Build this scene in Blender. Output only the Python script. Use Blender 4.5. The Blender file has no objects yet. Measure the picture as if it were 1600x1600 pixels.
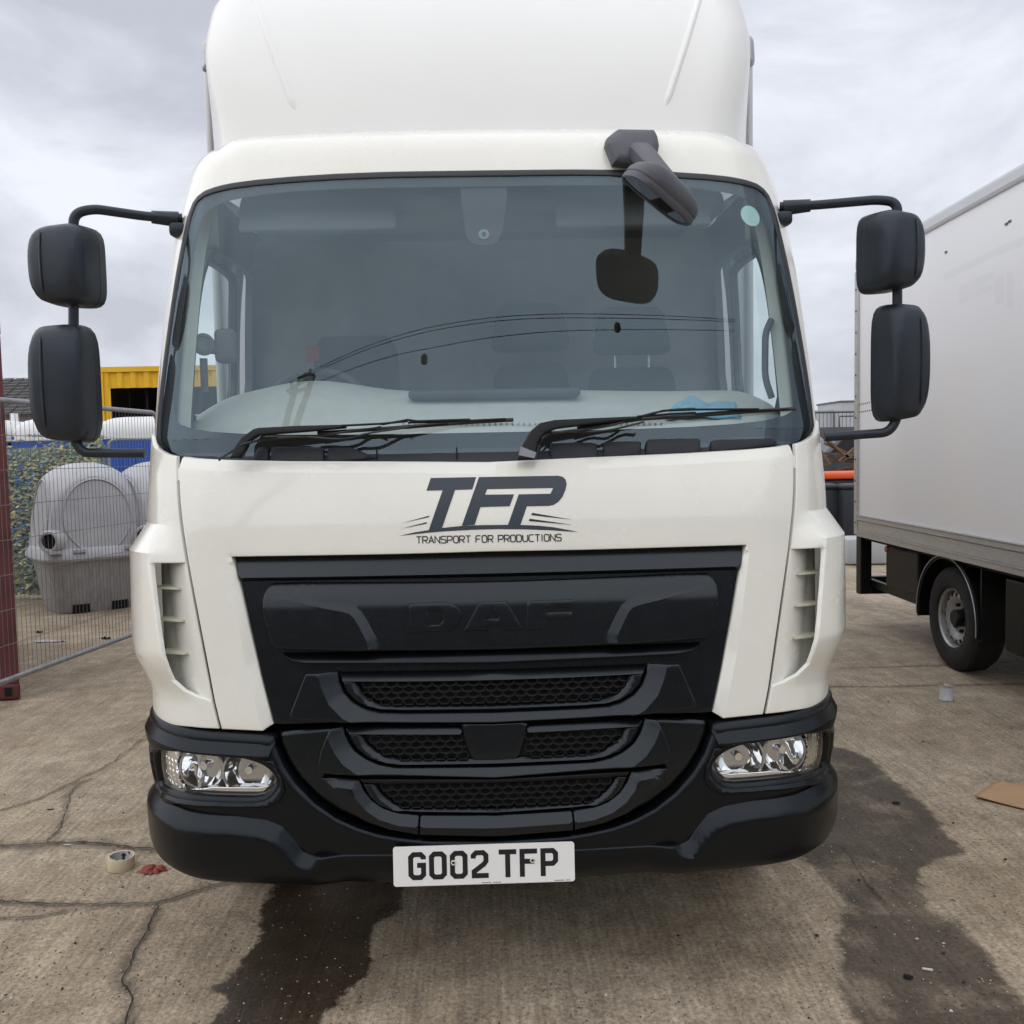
import bpy, bmesh, math, random
import numpy as np
from mathutils import Vector, Matrix, noise as mnoise
from mathutils.geometry import delaunay_2d_cdt

random.seed(7); RNG = np.random.default_rng(7)
SC = bpy.context.scene
COL = SC.collection
R = math.radians

# ------------------------------------------------------------------ camera
FPX = 1420.0                       # focal length in pixels of a 1600 px frame
CAM_H = 1.62
CAM_YAW, CAM_PITCH, CAM_ROLL = 1.40, 3.65, 1.15
CAM_LOC = Vector((0, 0, CAM_H))
CAM_ROT = (Matrix.Rotation(R(-CAM_YAW), 3, 'Z') @ Matrix.Rotation(R(90 - CAM_PITCH), 3, 'X')
           @ Matrix.Rotation(R(-CAM_ROLL), 3, 'Z'))
cam_data = bpy.data.cameras.new('camera')
cam_data.sensor_width = 36.0
cam_data.lens = 36.0 * FPX / 1600.0
cam_data.clip_start = 0.05
cam_data.clip_end = 3000
cam = bpy.data.objects.new('camera', cam_data)
cam.matrix_world = Matrix.Translation(CAM_LOC) @ CAM_ROT.to_4x4()
COL.objects.link(cam)
SC.camera = cam

# ------------------------------------------------------------------ sky, sun, exposure
SUN_EL, SUN_AZ = 49.0, 230.0       # elevation, azimuth (0 = +Y, clockwise): behind the camera
world = bpy.data.worlds.new('World'); SC.world = world; world.use_nodes = True
wn = world.node_tree; wn.nodes.clear()
def wnode(t, **kw):
    n = wn.nodes.new(t)
    for k, v in kw.items(): setattr(n, k, v)
    return n
sky = wnode('ShaderNodeTexSky', sky_type='NISHITA', sun_disc=False)
sky.sun_elevation = R(SUN_EL); sky.sun_rotation = R(SUN_AZ); sky.air_density = 1.2; sky.dust_density = 2.0
tc = wnode('ShaderNodeTexCoord')
mp = wnode('ShaderNodeMapping'); mp.inputs['Scale'].default_value = (1.0, 1.0, 1.8); mp.inputs['Location'].default_value = (3.1, 1.7, 0.4)
wn.links.new(tc.outputs['Generated'], mp.inputs['Vector'])
nz = wnode('ShaderNodeTexNoise'); nz.inputs['Scale'].default_value = 2.6; nz.inputs['Detail'].default_value = 7; nz.inputs['Roughness'].default_value = 0.56; nz.inputs['Distortion'].default_value = 0.35
wn.links.new(mp.outputs[0], nz.inputs['Vector'])
cr = wnode('ShaderNodeValToRGB')
cr.color_ramp.elements[0].position = 0.385; cr.color_ramp.elements[0].color = (4.55, 4.7, 5.3, 1)
cr.color_ramp.elements[1].position = 0.60; cr.color_ramp.elements[1].color = (7.3, 7.5, 8.15, 1)
e = cr.color_ramp.elements.new(0.5); e.color = (5.9, 6.1, 6.75, 1)
wn.links.new(nz.outputs['Fac'], cr.inputs['Fac'])
mixs = wnode('ShaderNodeMixRGB'); mixs.inputs['Fac'].default_value = 0.93
wn.links.new(sky.outputs[0], mixs.inputs[1]); wn.links.new(cr.outputs[0], mixs.inputs[2])
bg = wnode('ShaderNodeBackground'); bg.inputs['Strength'].default_value = 0.098
wn.links.new(mixs.outputs[0], bg.inputs['Color'])
wo = wnode('ShaderNodeOutputWorld'); wn.links.new(bg.outputs[0], wo.inputs['Surface'])

sun_data = bpy.data.lights.new('sun', 'SUN'); sun_data.energy = 1.5; sun_data.angle = R(140); sun_data.color = (1.0, 0.98, 0.95)
sun = bpy.data.objects.new('sun', sun_data); COL.objects.link(sun)
_a = R(SUN_AZ); _e = R(SUN_EL)
SUN_DIR = Vector((math.sin(_a) * math.cos(_e), math.cos(_a) * math.cos(_e), math.sin(_e)))
sun.rotation_euler = SUN_DIR.to_track_quat('Z', 'Y').to_euler()
sun.location = (0, -20, 30)

vs = SC.view_settings
vs.view_transform = 'Standard'; vs.look = 'None'; vs.gamma = 1.0; vs.use_curve_mapping = False
vs.exposure = 0.40
SC.cycles.max_bounces = 7; SC.cycles.transparent_max_bounces = 12
SC.cycles.use_adaptive_sampling = True; SC.cycles.adaptive_threshold = .02
SC.cycles.use_denoising = True

# ------------------------------------------------------------------ projection helpers
CR = np.array(CAM_ROT); CL = np.array(CAM_LOC)
def proj(p):
    q = CR.T @ (np.asarray(p, float) - CL)
    return 800 + FPX * q[0] / -q[2], 800 - FPX * q[1] / -q[2]
def ray(px, py):
    return CR @ np.array([(px - 800) / FPX, -(py - 800) / FPX, -1.0])
def at(px, py, Y):
    r = ray(px, py); return CL + r * (Y / r[1])
def ground(px, py, z=0.0):
    r = ray(px, py); return CL + r * ((z - CAM_H) / r[2])
def atx(px, py, X):
    r = ray(px, py); return CL + r * (X / r[0])

# ------------------------------------------------------------------ object helpers
def link(name, me, parent=None, mat=None):
    o = bpy.data.objects.new(name, me); COL.objects.link(o)
    if mat is not None and me is not None and not me.materials: me.materials.append(mat)
    if parent is not None: o.parent = parent
    return o
def thing(name, label, cat, group=None, loc=(0, 0, 0)):
    o = link(name, None); o.location = loc; o.empty_display_size = 0.1
    return tag(o, label, cat, group)
def tag(o, label=None, cat=None, group=None, kind=None):
    if label: o['label'] = label
    if cat: o['category'] = cat
    if group: o['group'] = group
    if kind: o['kind'] = kind
    return o
def mesh(name, verts, faces, smooth=False, sharp=None):
    me = bpy.data.meshes.new(name)
    me.from_pydata([tuple(map(float, v)) for v in verts], [], faces); me.update()
    if smooth or sharp is not None:
        me.polygons.foreach_set('use_smooth', [True] * len(me.polygons))
        if sharp is not None: me.set_sharp_from_angle(angle=R(sharp))
    return me
class MB:
    """collects shapes into one mesh"""
    def __init__(s): s.v = []; s.f = []
    def add(s, v, f):
        n = len(s.v); s.v += [tuple(map(float, p)) for p in v]; s.f += [tuple(i + n for i in q) for q in f]; return s
    def box(s, c, d, rot=None):
        c = Vector(c); pts = []
        for x in (-.5, .5):
            for y in (-.5, .5):
                for z in (-.5, .5):
                    p = Vector((x * d[0], y * d[1], z * d[2]))
                    if rot is not None: p = rot @ p
                    pts.append(c + p)
        return s.add(pts, [(0, 1, 3, 2), (4, 6, 7, 5), (0, 4, 5, 1), (2, 3, 7, 6), (0, 2, 6, 4), (1, 5, 7, 3)])
    def tube(s, path, r, n=10, caps=True):
        P = [Vector(p) for p in path]; rs = r if hasattr(r, '__len__') else [r] * len(P)
        rings = []; prev = None
        for i, p in enumerate(P):
            t = (P[min(i + 1, len(P) - 1)] - P[max(i - 1, 0)]).normalized()
            if prev is None:
                a = Vector((0, 0, 1)) if abs(t.z) < .9 else Vector((1, 0, 0))
                u = t.cross(a).normalized()
            else:
                u = (prev - t * prev.dot(t)).normalized()
            prev = u; w = t.cross(u)
            rings.append([p + (u * math.cos(2 * math.pi * k / n) + w * math.sin(2 * math.pi * k / n)) * rs[i] for k in range(n)])
        v = [q for rg in rings for q in rg]; f = []
        for i in range(len(P) - 1):
            for k in range(n):
                f.append((i * n + k, i * n + (k + 1) % n, (i + 1) * n + (k + 1) % n, (i + 1) * n + k))
        if caps:
            f.append(tuple(reversed(range(n)))); f.append(tuple((len(P) - 1) * n + k for k in range(n)))
        return s.add(v, f)
    def lathe(s, prof, M=None, n=32, a0=0, a1=2 * math.pi, closed=True):
        """prof: (radius, height) about local Z"""
        v = []; f = []; m = len(prof); cnt = n if closed else n + 1
        for k in range(cnt):
            a = a0 + (a1 - a0) * k / n
            for (r, h) in prof:
                p = Vector((r * math.cos(a), r * math.sin(a), h)); v.append(M @ p if M is not None else p)
        for k in range(n):
            k2 = (k + 1) % cnt
            for j in range(m - 1):
                f.append((k * m + j, k2 * m + j, k2 * m + j + 1, k * m + j + 1))
        return s.add(v, f)
    def build(s, name, mat, parent=None, sharp=None):
        return link(name, mesh(name, s.v, s.f, sharp=sharp), parent, mat)
def rbox(c, d, r, seg=3, rot=None, taper=None):
    """rounded box as (verts, faces); taper(Vector)->Vector in local coordinates"""
    bm = bmesh.new(); bmesh.ops.create_cube(bm, size=1)
    for v in bm.verts: v.co = Vector((v.co.x * d[0], v.co.y * d[1], v.co.z * d[2]))
    bmesh.ops.bevel(bm, geom=bm.edges[:], offset=min(r, min(d) * .49), segments=seg, profile=.5, affect='EDGES')
    bm.verts.ensure_lookup_table(); bm.verts.index_update()
    V = []
    for v in bm.verts:
        p = v.co.copy()
        if taper: p = taper(p)
        if rot is not None: p = rot @ p
        V.append(p + Vector(c))
    F = [tuple(v.index for v in f.verts) for f in bm.faces]; bm.free()
    return V, F
def arcpath(pts, r, n=6):
    """polyline with rounded corners"""
    P = [Vector(p) for p in pts]; out = [P[0]]
    for i in range(1, len(P) - 1):
        a = (P[i - 1] - P[i]); b = (P[i + 1] - P[i]); rr = min(r, a.length * .49, b.length * .49)
        A = P[i] + a.normalized() * rr; B = P[i] + b.normalized() * rr
        for k in range(n + 1):
            t = k / n; out.append(A * (1 - t) ** 2 + P[i] * 2 * t * (1 - t) + B * t * t)
    out.append(P[-1]); return out

# ------------------------------------------------------------------ 2D helpers
def chaikin(p, it=1, closed=True):
    p = [tuple(q) for q in p]
    for _ in range(it):
        o = []; n = len(p)
        rng = range(n) if closed else range(n - 1)
        if not closed: o.append(p[0])
        for i in rng:
            a, b = p[i], p[(i + 1) % n]
            o.append((a[0] * .75 + b[0] * .25, a[1] * .75 + b[1] * .25)); o.append((a[0] * .25 + b[0] * .75, a[1] * .25 + b[1] * .75))
        if not closed: o.append(p[-1])
        p = o
    return p
def resample(p, h, closed=True):
    o = []; n = len(p)
    for i in range(n if closed else n - 1):
        a, b = p[i], p[(i + 1) % n]; L = math.hypot(b[0] - a[0], b[1] - a[1])
        if L < 1e-6: continue
        k = max(1, int(math.ceil(L / h)))
        for j in range(k): o.append((a[0] + (b[0] - a[0]) * j / k, a[1] + (b[1] - a[1]) * j / k))
    if not closed: o.append(p[-1])
    return o
def area2(p):
    return sum(p[i][0] * p[(i + 1) % len(p)][1] - p[(i + 1) % len(p)][0] * p[i][1] for i in range(len(p)))
def ccw(p): return list(p) if area2(p) > 0 else list(reversed(p))
def pdist(Q, poly, closed=True):
    Q = np.asarray(Q, float).reshape(-1, 2); P = np.asarray(poly, float)
    A = P if closed else P[:-1]; B = np.roll(P, -1, 0) if closed else P[1:]
    best = np.full(len(Q), 1e9)
    for a, b in zip(A, B):
        ab = b - a; L = max(ab @ ab, 1e-12); t = np.clip(((Q - a) @ ab) / L, 0, 1)
        best = np.minimum(best, np.hypot(*(Q - a - t[:, None] * ab).T))
    return best
def inside(Q, poly):
    Q = np.asarray(Q, float).reshape(-1, 2); P = np.asarray(poly, float); x, y = Q.T
    r = np.zeros(len(Q), bool); j = len(P) - 1
    for i in range(len(P)):
        xi, yi = P[i]; xj, yj = P[j]
        if yi != yj:
            r ^= ((yi > y) != (yj > y)) & (x < (xj - xi) * (y - yi) / (yj - yi) + xi)
        j = i
    return r
def sstep(t): t = np.clip(t, 0, 1); return t * t * (3 - 2 * t)

# ------------------------------------------------------------------ the cab's front surface
VK = np.array([(.26, .26, 2.70, .985), (.32, .32, 2.62, 1.02), (.40, .40, 2.575, 1.04), (.48, .48, 2.56, 1.046), (.60, .60, 2.555, 1.050), (.70, .70, 2.562, 1.068), (.80, .80, 2.575, 1.076),
  (1.0, 1.0, 2.605, 1.085), (1.3, 1.3, 2.65, 1.098), (1.5, 1.5, 2.685, 1.105), (1.62, 1.62, 2.72, 1.105), (1.8, 1.8, 2.77, 1.103),
  (2.1, 2.1, 2.856, 1.095), (2.4, 2.4, 2.945, 1.072), (2.545, 2.545, 3.0, 1.05), (2.62, 2.62, 3.032, 1.035), (2.68, 2.675, 3.072, 1.015),
  (2.74, 2.717, 3.14, .985), (2.80, 2.742, 3.25, .962), (2.95, 2.757, 3.45, .95), (3.5, 2.762, 4.0, .95)])
def pchip(x, X, Y):
    X = np.asarray(X); Y = np.asarray(Y); h = np.diff(X); dl = np.diff(Y) / h
    m = np.zeros(len(X)); m[0] = dl[0]; m[-1] = dl[-1]
    for i in range(1, len(X) - 1):
        m[i] = 0 if dl[i - 1] * dl[i] <= 0 else (h[i - 1] + h[i]) / (h[i - 1] / dl[i] + h[i] / dl[i - 1]) if True else 0
    x = np.clip(np.asarray(x, float), X[0], X[-1]); i = np.clip(np.searchsorted(X, x) - 1, 0, len(X) - 2)
    t = (x - X[i]) / h[i]
    return ((1 + 2 * t) * (1 - t) ** 2 * Y[i] + t * (1 - t) ** 2 * h[i] * m[i] + t * t * (3 - 2 * t) * Y[i + 1] + t * t * (t - 1) * h[i] * m[i + 1])
# plan curve (half): table of s -> x, c, normal
WREF = 1.07
_x0, _a = .80, .060
_xs = np.linspace(0, _x0, 60); _pts = [(x, _a * x * x) for x in _xs]
_th0 = math.atan(2 * _a * _x0); _r = (WREF - _x0) / (1 - math.sin(_th0))
_cx = _x0 - _r * math.sin(_th0); _cy = _a * _x0 ** 2 + _r * math.cos(_th0)
for _t in np.linspace(_th0, math.pi / 2, 40)[1:]: _pts.append((_cx + _r * math.sin(_t), _cy - _r * math.cos(_t)))
_pts.append((WREF, _pts[-1][1] + 3.0))
_pts = np.array(_pts); _sl = np.concatenate([[0], np.cumsum(np.hypot(*np.diff(_pts, axis=0).T))])
S_END = _sl[-2]                         # where the corner meets the flat side
C_END = _pts[-2][1]
def S(s, v, d=0.0):
    """front surface: s = arc length from the centre line (left negative), v = height, d = outward offset"""
    s = np.asarray(s, float); v = np.asarray(v, float); a = np.abs(s); sg = np.where(s < 0, -1.0, 1.0)
    x = np.interp(a, _sl, _pts[:, 0]); c = np.interp(a, _sl, _pts[:, 1])
    e = 2e-3
    nx = np.interp(a + e, _sl, _pts[:, 1]) - np.interp(np.maximum(a - e, 0), _sl, _pts[:, 1])
    ny = np.interp(a + e, _sl, _pts[:, 0]) - np.interp(np.maximum(a - e, 0), _sl, _pts[:, 0])
    L = np.hypot(nx, ny); nx, ny = nx / L, -ny / L
    nx = np.where(a < 1e-6, 0, nx)
    z = pchip(v, VK[:, 0], VK[:, 1]); y0 = pchip(v, VK[:, 0], VK[:, 2]); w = pchip(v, VK[:, 0], VK[:, 3])
    return np.stack([sg * (x * w / WREF + d * nx), y0 + c + d * ny, z], -1)
def sv(px, py, d=0.0):
    s, v = (px - 760) / FPX * 2.8, CAM_H - (py - 711) / FPX * 2.8
    for _ in range(14):
        p = np.array(proj(S(s, v, d))); r = np.array([px, py]) - p
        if abs(r).max() < .05: break
        e = 1e-3
        J = np.stack([(np.array(proj(S(s + e, v, d))) - p) / e, (np.array(proj(S(s, v + e, d))) - p) / e], 1)
        try: st = np.linalg.solve(J, r)
        except Exception: break
        st = np.clip(st, -.15, .15); s += st[0]; v += st[1]
        s = max(-1.2, min(1.2, s)); v = max(.27, min(3.4, v))
    return (float(s), float(v))
def svf(px, py, fn):
    d = 0.0
    for _ in range(12):
        s, v = sv(px, py, d); d = .5 * d + .5 * float(fn(np.array([s]), np.array([v]))[0])
    return (s, v)
def offline(p, t):
    P = np.array(p, float); g_ = np.gradient(P, axis=0); g_ /= np.maximum(np.hypot(*g_.T)[:, None], 1e-9)
    return [tuple(q) for q in P + np.stack([-g_[:, 1], g_[:, 0]], 1) * t]
def both(ls): return [l for l in ls] + [[(-s, v) for s, v in l] for l in ls]
def hline(v, a=-1.5, b=1.5): return [(a, v), (b, v)]
def PX(pts, d=0.0): return [sv(x, y, d) for x, y in pts]
def sym(half):
    h = [(0.0, half[0][1])] + [tuple(q) for q in half[1:-1]] + [(0.0, half[-1][1])]
    return h + [(-s, v) for s, v in reversed(h[1:-1])]
def mir(p): return [(-s, v) for s, v in reversed(p)]

def panel(name, poly, mat, parent, d=0.0, thick=.02, grid=.02, bev=0.0, bh=None, dfun=None, holes=(), sharp=38, surf=S, rnd=0, lines=()):
    if rnd: poly = chaikin(poly, rnd)
    if bh is None: bh = bev
    loops = [resample(ccw(poly), grid * .8)] + [list(reversed(resample(ccw(h), grid * .8))) for h in holes]
    pts = []; edges = []
    for lp in loops:
        n = len(pts); pts += lp; edges += [(n + i, n + (i + 1) % len(lp)) for i in range(len(lp))]
    nb = len(pts); A = np.array(loops[0])
    def ok(Q):
        m = inside(Q, loops[0])
        for h in loops[1:]: m &= ~inside(Q, h)
        return m
    def bd(Q):
        dd = pdist(Q, loops[0])
        for h in loops[1:]: dd = np.minimum(dd, pdist(Q, h))
        return dd
    LN = []
    for ln in lines:
        q = np.array(resample(ln, grid * .7, False)); m = ok(q) & (bd(q) > max(.003, bev * .5)); run = []
        for k_ in range(len(q) + 1):
            if k_ < len(q) and m[k_]: run.append(tuple(q[k_]))
            else:
                if len(run) > 1:
                    n0_ = len(pts); pts += run; edges += [(n0_ + i, n0_ + i + 1) for i in range(len(run) - 1)]; LN.append(run)
                run = []
    ext = []
    if bev > 0:
        for k in (.12, .3, .6, 1.0):
            off = bev * k
            for lp in loops:
                L = np.array(lp); t = np.roll(L, -1, 0) - np.roll(L, 1, 0); t /= np.maximum(np.hypot(*t.T)[:, None], 1e-9)
                Q = L + np.stack([-t[:, 1], t[:, 0]], 1) * off
                m = ok(Q); Q = Q[m]
                if len(Q): Q = Q[np.abs(bd(Q) - off) < off * .2]; ext.append(Q)
    (x0, y0), (x1, y1) = A.min(0), A.max(0)
    gx, gy = np.meshgrid(np.arange(x0 + grid * .37, x1, grid), np.arange(y0 + grid * .41, y1, grid)); G = np.stack([gx.ravel(), gy.ravel()], 1)
    G = G[ok(G)]
    if len(G): G = G[bd(G) > max(grid * .45, bev * 1.15)]
    for ln in LN:
        if len(G): G = G[pdist(G, ln, False) > grid * .4]
    if len(G): ext.append(G)
    allp = np.concatenate([np.array(pts)] + [q for q in ext if len(q)]) if any(len(q) for q in ext) else np.array(pts)
    rv, re, rf, ov, oe, of = delaunay_2d_cdt([Vector(map(float, p)) for p in allp], edges, [], 0, 1e-6)
    V2 = np.array([tuple(q) for q in rv]); F = [list(f) for f in rf]
    cen = np.array([V2[f].mean(0) for f in F]); keep = ok(cen); F = [f for f, k in zip(F, keep) if k]
    dist = bd(V2)
    back = {}
    for i, o in enumerate(ov):
        for q in o:
            if q < nb: back[q] = i
    for i in back.values(): dist[i] = 0
    dd = np.full(len(V2), float(d))
    if dfun is not None: dd = dd + dfun(V2[:, 0], V2[:, 1])
    base = dd.copy()
    if bev > 0:
        t = np.clip(dist / bev, 0, 1); dd -= bh * (1 - np.sqrt(np.maximum(0, 1 - (1 - t) ** 2)))
    P = surf(V2[:, 0], V2[:, 1], dd)
    verts = list(map(tuple, P)); n = 0
    if thick:
        for lp in loops:
            idx = [back[n + i] for i in range(len(lp)) if n + i in back]; n += len(lp)
            bp = surf(V2[idx, 0], V2[idx, 1], base[idx] - bh - thick if bev > 0 else base[idx] - thick)
            k0 = len(verts); verts += list(map(tuple, bp))
            for i in range(len(idx)):
                j = (i + 1) % len(idx)
                if idx[i] != idx[j]: F.append([idx[j], idx[i], k0 + i, k0 + j])
    me = mesh(name, verts, F, sharp=sharp)
    return link(name, me, parent, mat)

# ------------------------------------------------------------------ materials
def mat(name, col, rough=.5, tint=None, metal=0.0, var=.0, vscale=6.0, bump=0.0, bscale=80.0, coat=0.0, spec=.5, dirt=None, rvar=0.0, sub=None, stretch=None):
    m = bpy.data.materials.new(name); m.use_nodes = True; t = m.node_tree; b = t.nodes['Principled BSDF']
    b.inputs['Base Color'].default_value = (*col, 1); b.inputs['Roughness'].default_value = rough; b.inputs['Metallic'].default_value = metal
    b.inputs['Specular IOR Level'].default_value = spec
    if tint: b.inputs['Specular Tint'].default_value = (*tint, 1)
    if coat: b.inputs['Coat Weight'].default_value = coat; b.inputs['Coat Roughness'].default_value = .05
    def N(ty): return t.nodes.new(ty)
    vec = None
    if var or bump or rvar or dirt:
        tcn = N('ShaderNodeTexCoord'); mpn = N('ShaderNodeMapping'); t.links.new(tcn.outputs['Object'], mpn.inputs[0]); vec = mpn.outputs[0]
        if stretch: mpn.inputs['Scale'].default_value = stretch
    if var or dirt:
        n1 = N('ShaderNodeTexNoise'); n1.inputs['Scale'].default_value = vscale; n1.inputs['Detail'].default_value = 6; n1.inputs['Roughness'].default_value = .6
        t.links.new(vec, n1.inputs['Vector'])
        rp = N('ShaderNodeValToRGB'); rp.color_ramp.elements[0].position = .3; rp.color_ramp.elements[1].position = .72
        lo = [c * (1 - var) for c in col]; hi = [min(1, c * (1 + var * .6)) for c in col]
        if dirt: lo = dirt
        rp.color_ramp.elements[0].color = (*lo, 1); rp.color_ramp.elements[1].color = (*hi, 1)
        if dirt: e_ = rp.color_ramp.elements.new(.46); e_.color = (*col, 1)
        t.links.new(n1.outputs['Fac'], rp.inputs[0]); t.links.new(rp.outputs[0], b.inputs['Base Color'])
    if rvar:
        n2 = N('ShaderNodeTexNoise'); n2.inputs['Scale'].default_value = vscale * 2.3; n2.inputs['Detail'].default_value = 5; t.links.new(vec, n2.inputs['Vector'])
        mr = N('ShaderNodeMapRange'); mr.inputs[1].default_value = .3; mr.inputs[2].default_value = .7
        mr.inputs[3].default_value = max(.02, rough - rvar); mr.inputs[4].default_value = min(1, rough + rvar)
        t.links.new(n2.outputs['Fac'], mr.inputs[0]); t.links.new(mr.outputs[0], b.inputs['Roughness'])
    if bump:
        n3 = N('ShaderNodeTexNoise'); n3.inputs['Scale'].default_value = bscale; n3.inputs['Detail'].default_value = 3; t.links.new(vec, n3.inputs['Vector'])
        bp = N('ShaderNodeBump'); bp.inputs['Strength'].default_value = bump; bp.inputs['Distance'].default_value = .004
        t.links.new(n3.outputs['Fac'], bp.inputs['Height']); t.links.new(bp.outputs[0], b.inputs['Normal'])
    return m
def glass(name, tint, f0=.09, rough=0.0, film=None, gcol=(.96, .98, 1)):
    m = bpy.data.materials.new(name); m.use_nodes = True; t = m.node_tree; t.nodes.clear()
    out = t.nodes.new('ShaderNodeOutputMaterial'); tr = t.nodes.new('ShaderNodeBsdfTransparent'); tr.inputs[0].default_value = (*tint, 1)
    gl = t.nodes.new('ShaderNodeBsdfGlossy'); gl.inputs['Roughness'].default_value = rough; gl.inputs['Color'].default_value = (*gcol, 1)
    lw = t.nodes.new('ShaderNodeLayerWeight'); lw.inputs['Blend'].default_value = .5
    pw = t.nodes.new('ShaderNodeMath'); pw.operation = 'POWER'; pw.inputs[1].default_value = 5; t.links.new(lw.outputs['Facing'], pw.inputs[0])
    ma = t.nodes.new('ShaderNodeMath'); ma.operation = 'MULTIPLY_ADD'; ma.inputs[1].default_value = 1 - f0; ma.inputs[2].default_value = f0; t.links.new(pw.outputs[0], ma.inputs[0])
    mx = t.nodes.new('ShaderNodeMixShader'); t.links.new(ma.outputs[0], mx.inputs[0]); t.links.new(tr.outputs[0], mx.inputs[1]); t.links.new(gl.outputs[0], mx.inputs[2])
    last = mx
    if film:                                   # thin dust film on the outside
        df = t.nodes.new('ShaderNodeBsdfDiffuse'); df.inputs[0].default_value = (.55, .55, .52, 1)
        tcn = t.nodes.new('ShaderNodeTexCoord'); nn = t.nodes.new('ShaderNodeTexNoise'); nn.inputs['Scale'].default_value = 5; nn.inputs['Detail'].default_value = 8
        t.links.new(tcn.outputs['Object'], nn.inputs['Vector'])
        mm = t.nodes.new('ShaderNodeMath'); mm.operation = 'MULTIPLY'; mm.inputs[1].default_value = film; t.links.new(nn.outputs['Fac'], mm.inputs[0])
        m2 = t.nodes.new('ShaderNodeMixShader'); t.links.new(mm.outputs[0], m2.inputs[0]); t.links.new(mx.outputs[0], m2.inputs[1]); t.links.new(df.outputs[0], m2.inputs[2]); last = m2
    t.links.new(last.outputs[0], out.inputs[0]); return m

M = {}
M['white'] = mat('white_paint', (.83, .825, .755), rough=.26, coat=.9, var=.035, vscale=3.0, rvar=.06)
M['fairing'] = mat('white_gelcoat', (.82, .825, .80), rough=.34, coat=.35, var=.02, vscale=2.0, rvar=.06)
M['black'] = mat('black_plastic', (.0035, .004, .0052), rough=.27, var=.10, vscale=9, rvar=.015, spec=.50, tint=(.82, .92, 1.0))
M['blackdull'] = mat('black_plastic_dull', (.004, .0043, .005), rough=.45, var=.3, vscale=12, spec=.3)
M['satin'] = mat('satin_black_bumper', (.0032, .0036, .0046), rough=.30, var=.10, vscale=7, rvar=.02, spec=.34, tint=(.80, .90, 1.0))
M['rubber'] = mat('rubber_seal', (.016, .018, .022), rough=.45, var=.2)
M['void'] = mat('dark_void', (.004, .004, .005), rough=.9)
M['mirrorblk'] = mat('mirror_housing_plastic', (.016, .019, .027), rough=.40, var=.15, vscale=10, rvar=.06, spec=.5, tint=(.8, .92, 1.0))
M['greyplas'] = mat('grey_mirror_plastic', (.075, .079, .096), rough=.5, var=.12, bump=.1, bscale=300)
M['chrome'] = mat('chrome', (.86, .87, .88), rough=.06, metal=1.0)
M['dullchrome'] = mat('brushed_reflector', (.55, .56, .58), rough=.18, metal=1.0)
M['decal'] = mat('dark_vinyl_decal', (.030, .040, .058), rough=.35, var=.1)
M['decal_text'] = mat('black_vinyl_text', (.012, .013, .016), rough=.4)
M['plate'] = mat('plate_white', (.86, .86, .86), rough=.35, var=.02)
M['plate_ink'] = mat('plate_black_ink', (.010, .010, .013), rough=.4)
M['screwcap'] = mat('cream_screw_cap', (.72, .68, .55), rough=.5)
M['glass'] = glass('windscreen_glass', (.86, .92, .93), f0=.080, film=.02, gcol=(.66, .86, 1.0))
M['sideglass'] = glass('door_glass', (.88, .94, .92), f0=.06)
M['lens'] = glass('clear_lens', (.96, .97, .97), f0=.07)
M['alu'] = mat('aluminium_trim', (.46, .46, .47), rough=.38, metal=.85, var=.12, vscale=8, rvar=.1)
M['vane'] = mat('beige_vane', (.58, .56, .46), rough=.5)
M['boxgrp'] = mat('white_box_panel', (.60, .61, .63), rough=.35, var=.05, vscale=2.5, coat=.2)
# ================================================================== the truck
truck = thing('delivery_truck', 'white box truck facing the viewer with TFP lettering above its black grille', 'truck', loc=(0, 2.6, 0))
truck.location = (0, 0, 0)
T = truck
def vpx(y, x=400): return sv(x, y)[1]

# ---- dark body behind the gaps
panel('body_structure', sym([(0, 1.58), (-.99, 1.58), (-.99, .46), (0, .46)]), M['void'], T, d=-.11, thick=0, grid=.06)

# ---- white front panel
inner_edge = PX([(424, 1134), (405, 1060), (388, 985), (371, 905), (361, 870)])
fp_half = PX([(760, 722), (600, 721), (450, 720.5), (350, 718.5), (300, 716), (281, 713.5), (279, 717), (279, 740), (284.5, 815), (294, 878), (308.5, 956), (323.5, 1034), (335.5, 1097), (346, 1139.5), (410, 1142.5)]) \
    + inner_edge + PX([(500, 868), (620, 866), (760, 862)])
fp_top = PX([(760, 722), (600, 721), (450, 720.5), (350, 718.5), (281, 713.5)])
fp_top = fp_top + [(-s, v) for s, v in reversed(fp_top[1:])]
ie_l = [inner_edge[0]] + inner_edge[1:]; ie_r = [(-s, v) for s, v in ie_l]
crease = PX([(409, 1142), (384, 1040), (370, 960), (357, 880), (345, 815), (336, 770)])
facet = crease[:4] + [(inner_edge[-1][0] + .02, inner_edge[-1][1] - .01)] + [(q[0] + .03, q[1] - .01) for q in inner_edge[::-1][1:]]
top_l = [q for q in fp_top]
def fp_d(s, v):
    Q = np.stack([-np.abs(s), v], 1)
    r = np.where(inside(Q, facet), -.55 * pdist(Q, crease[:4], False), 0)
    t = pdist(np.stack([s, v], 1), fp_top, False)
    return r - .014 * np.clip(1 - t / .034, 0, 1)
front_panel = panel('front_panel', sym(fp_half), M['white'], T, d=0, thick=.03, grid=.017, bev=.004, bh=.004, dfun=fp_d, lines=both([crease[:4]]) + [offline(fp_top, .034), offline(fp_top, -.034)], sharp=14)

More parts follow.
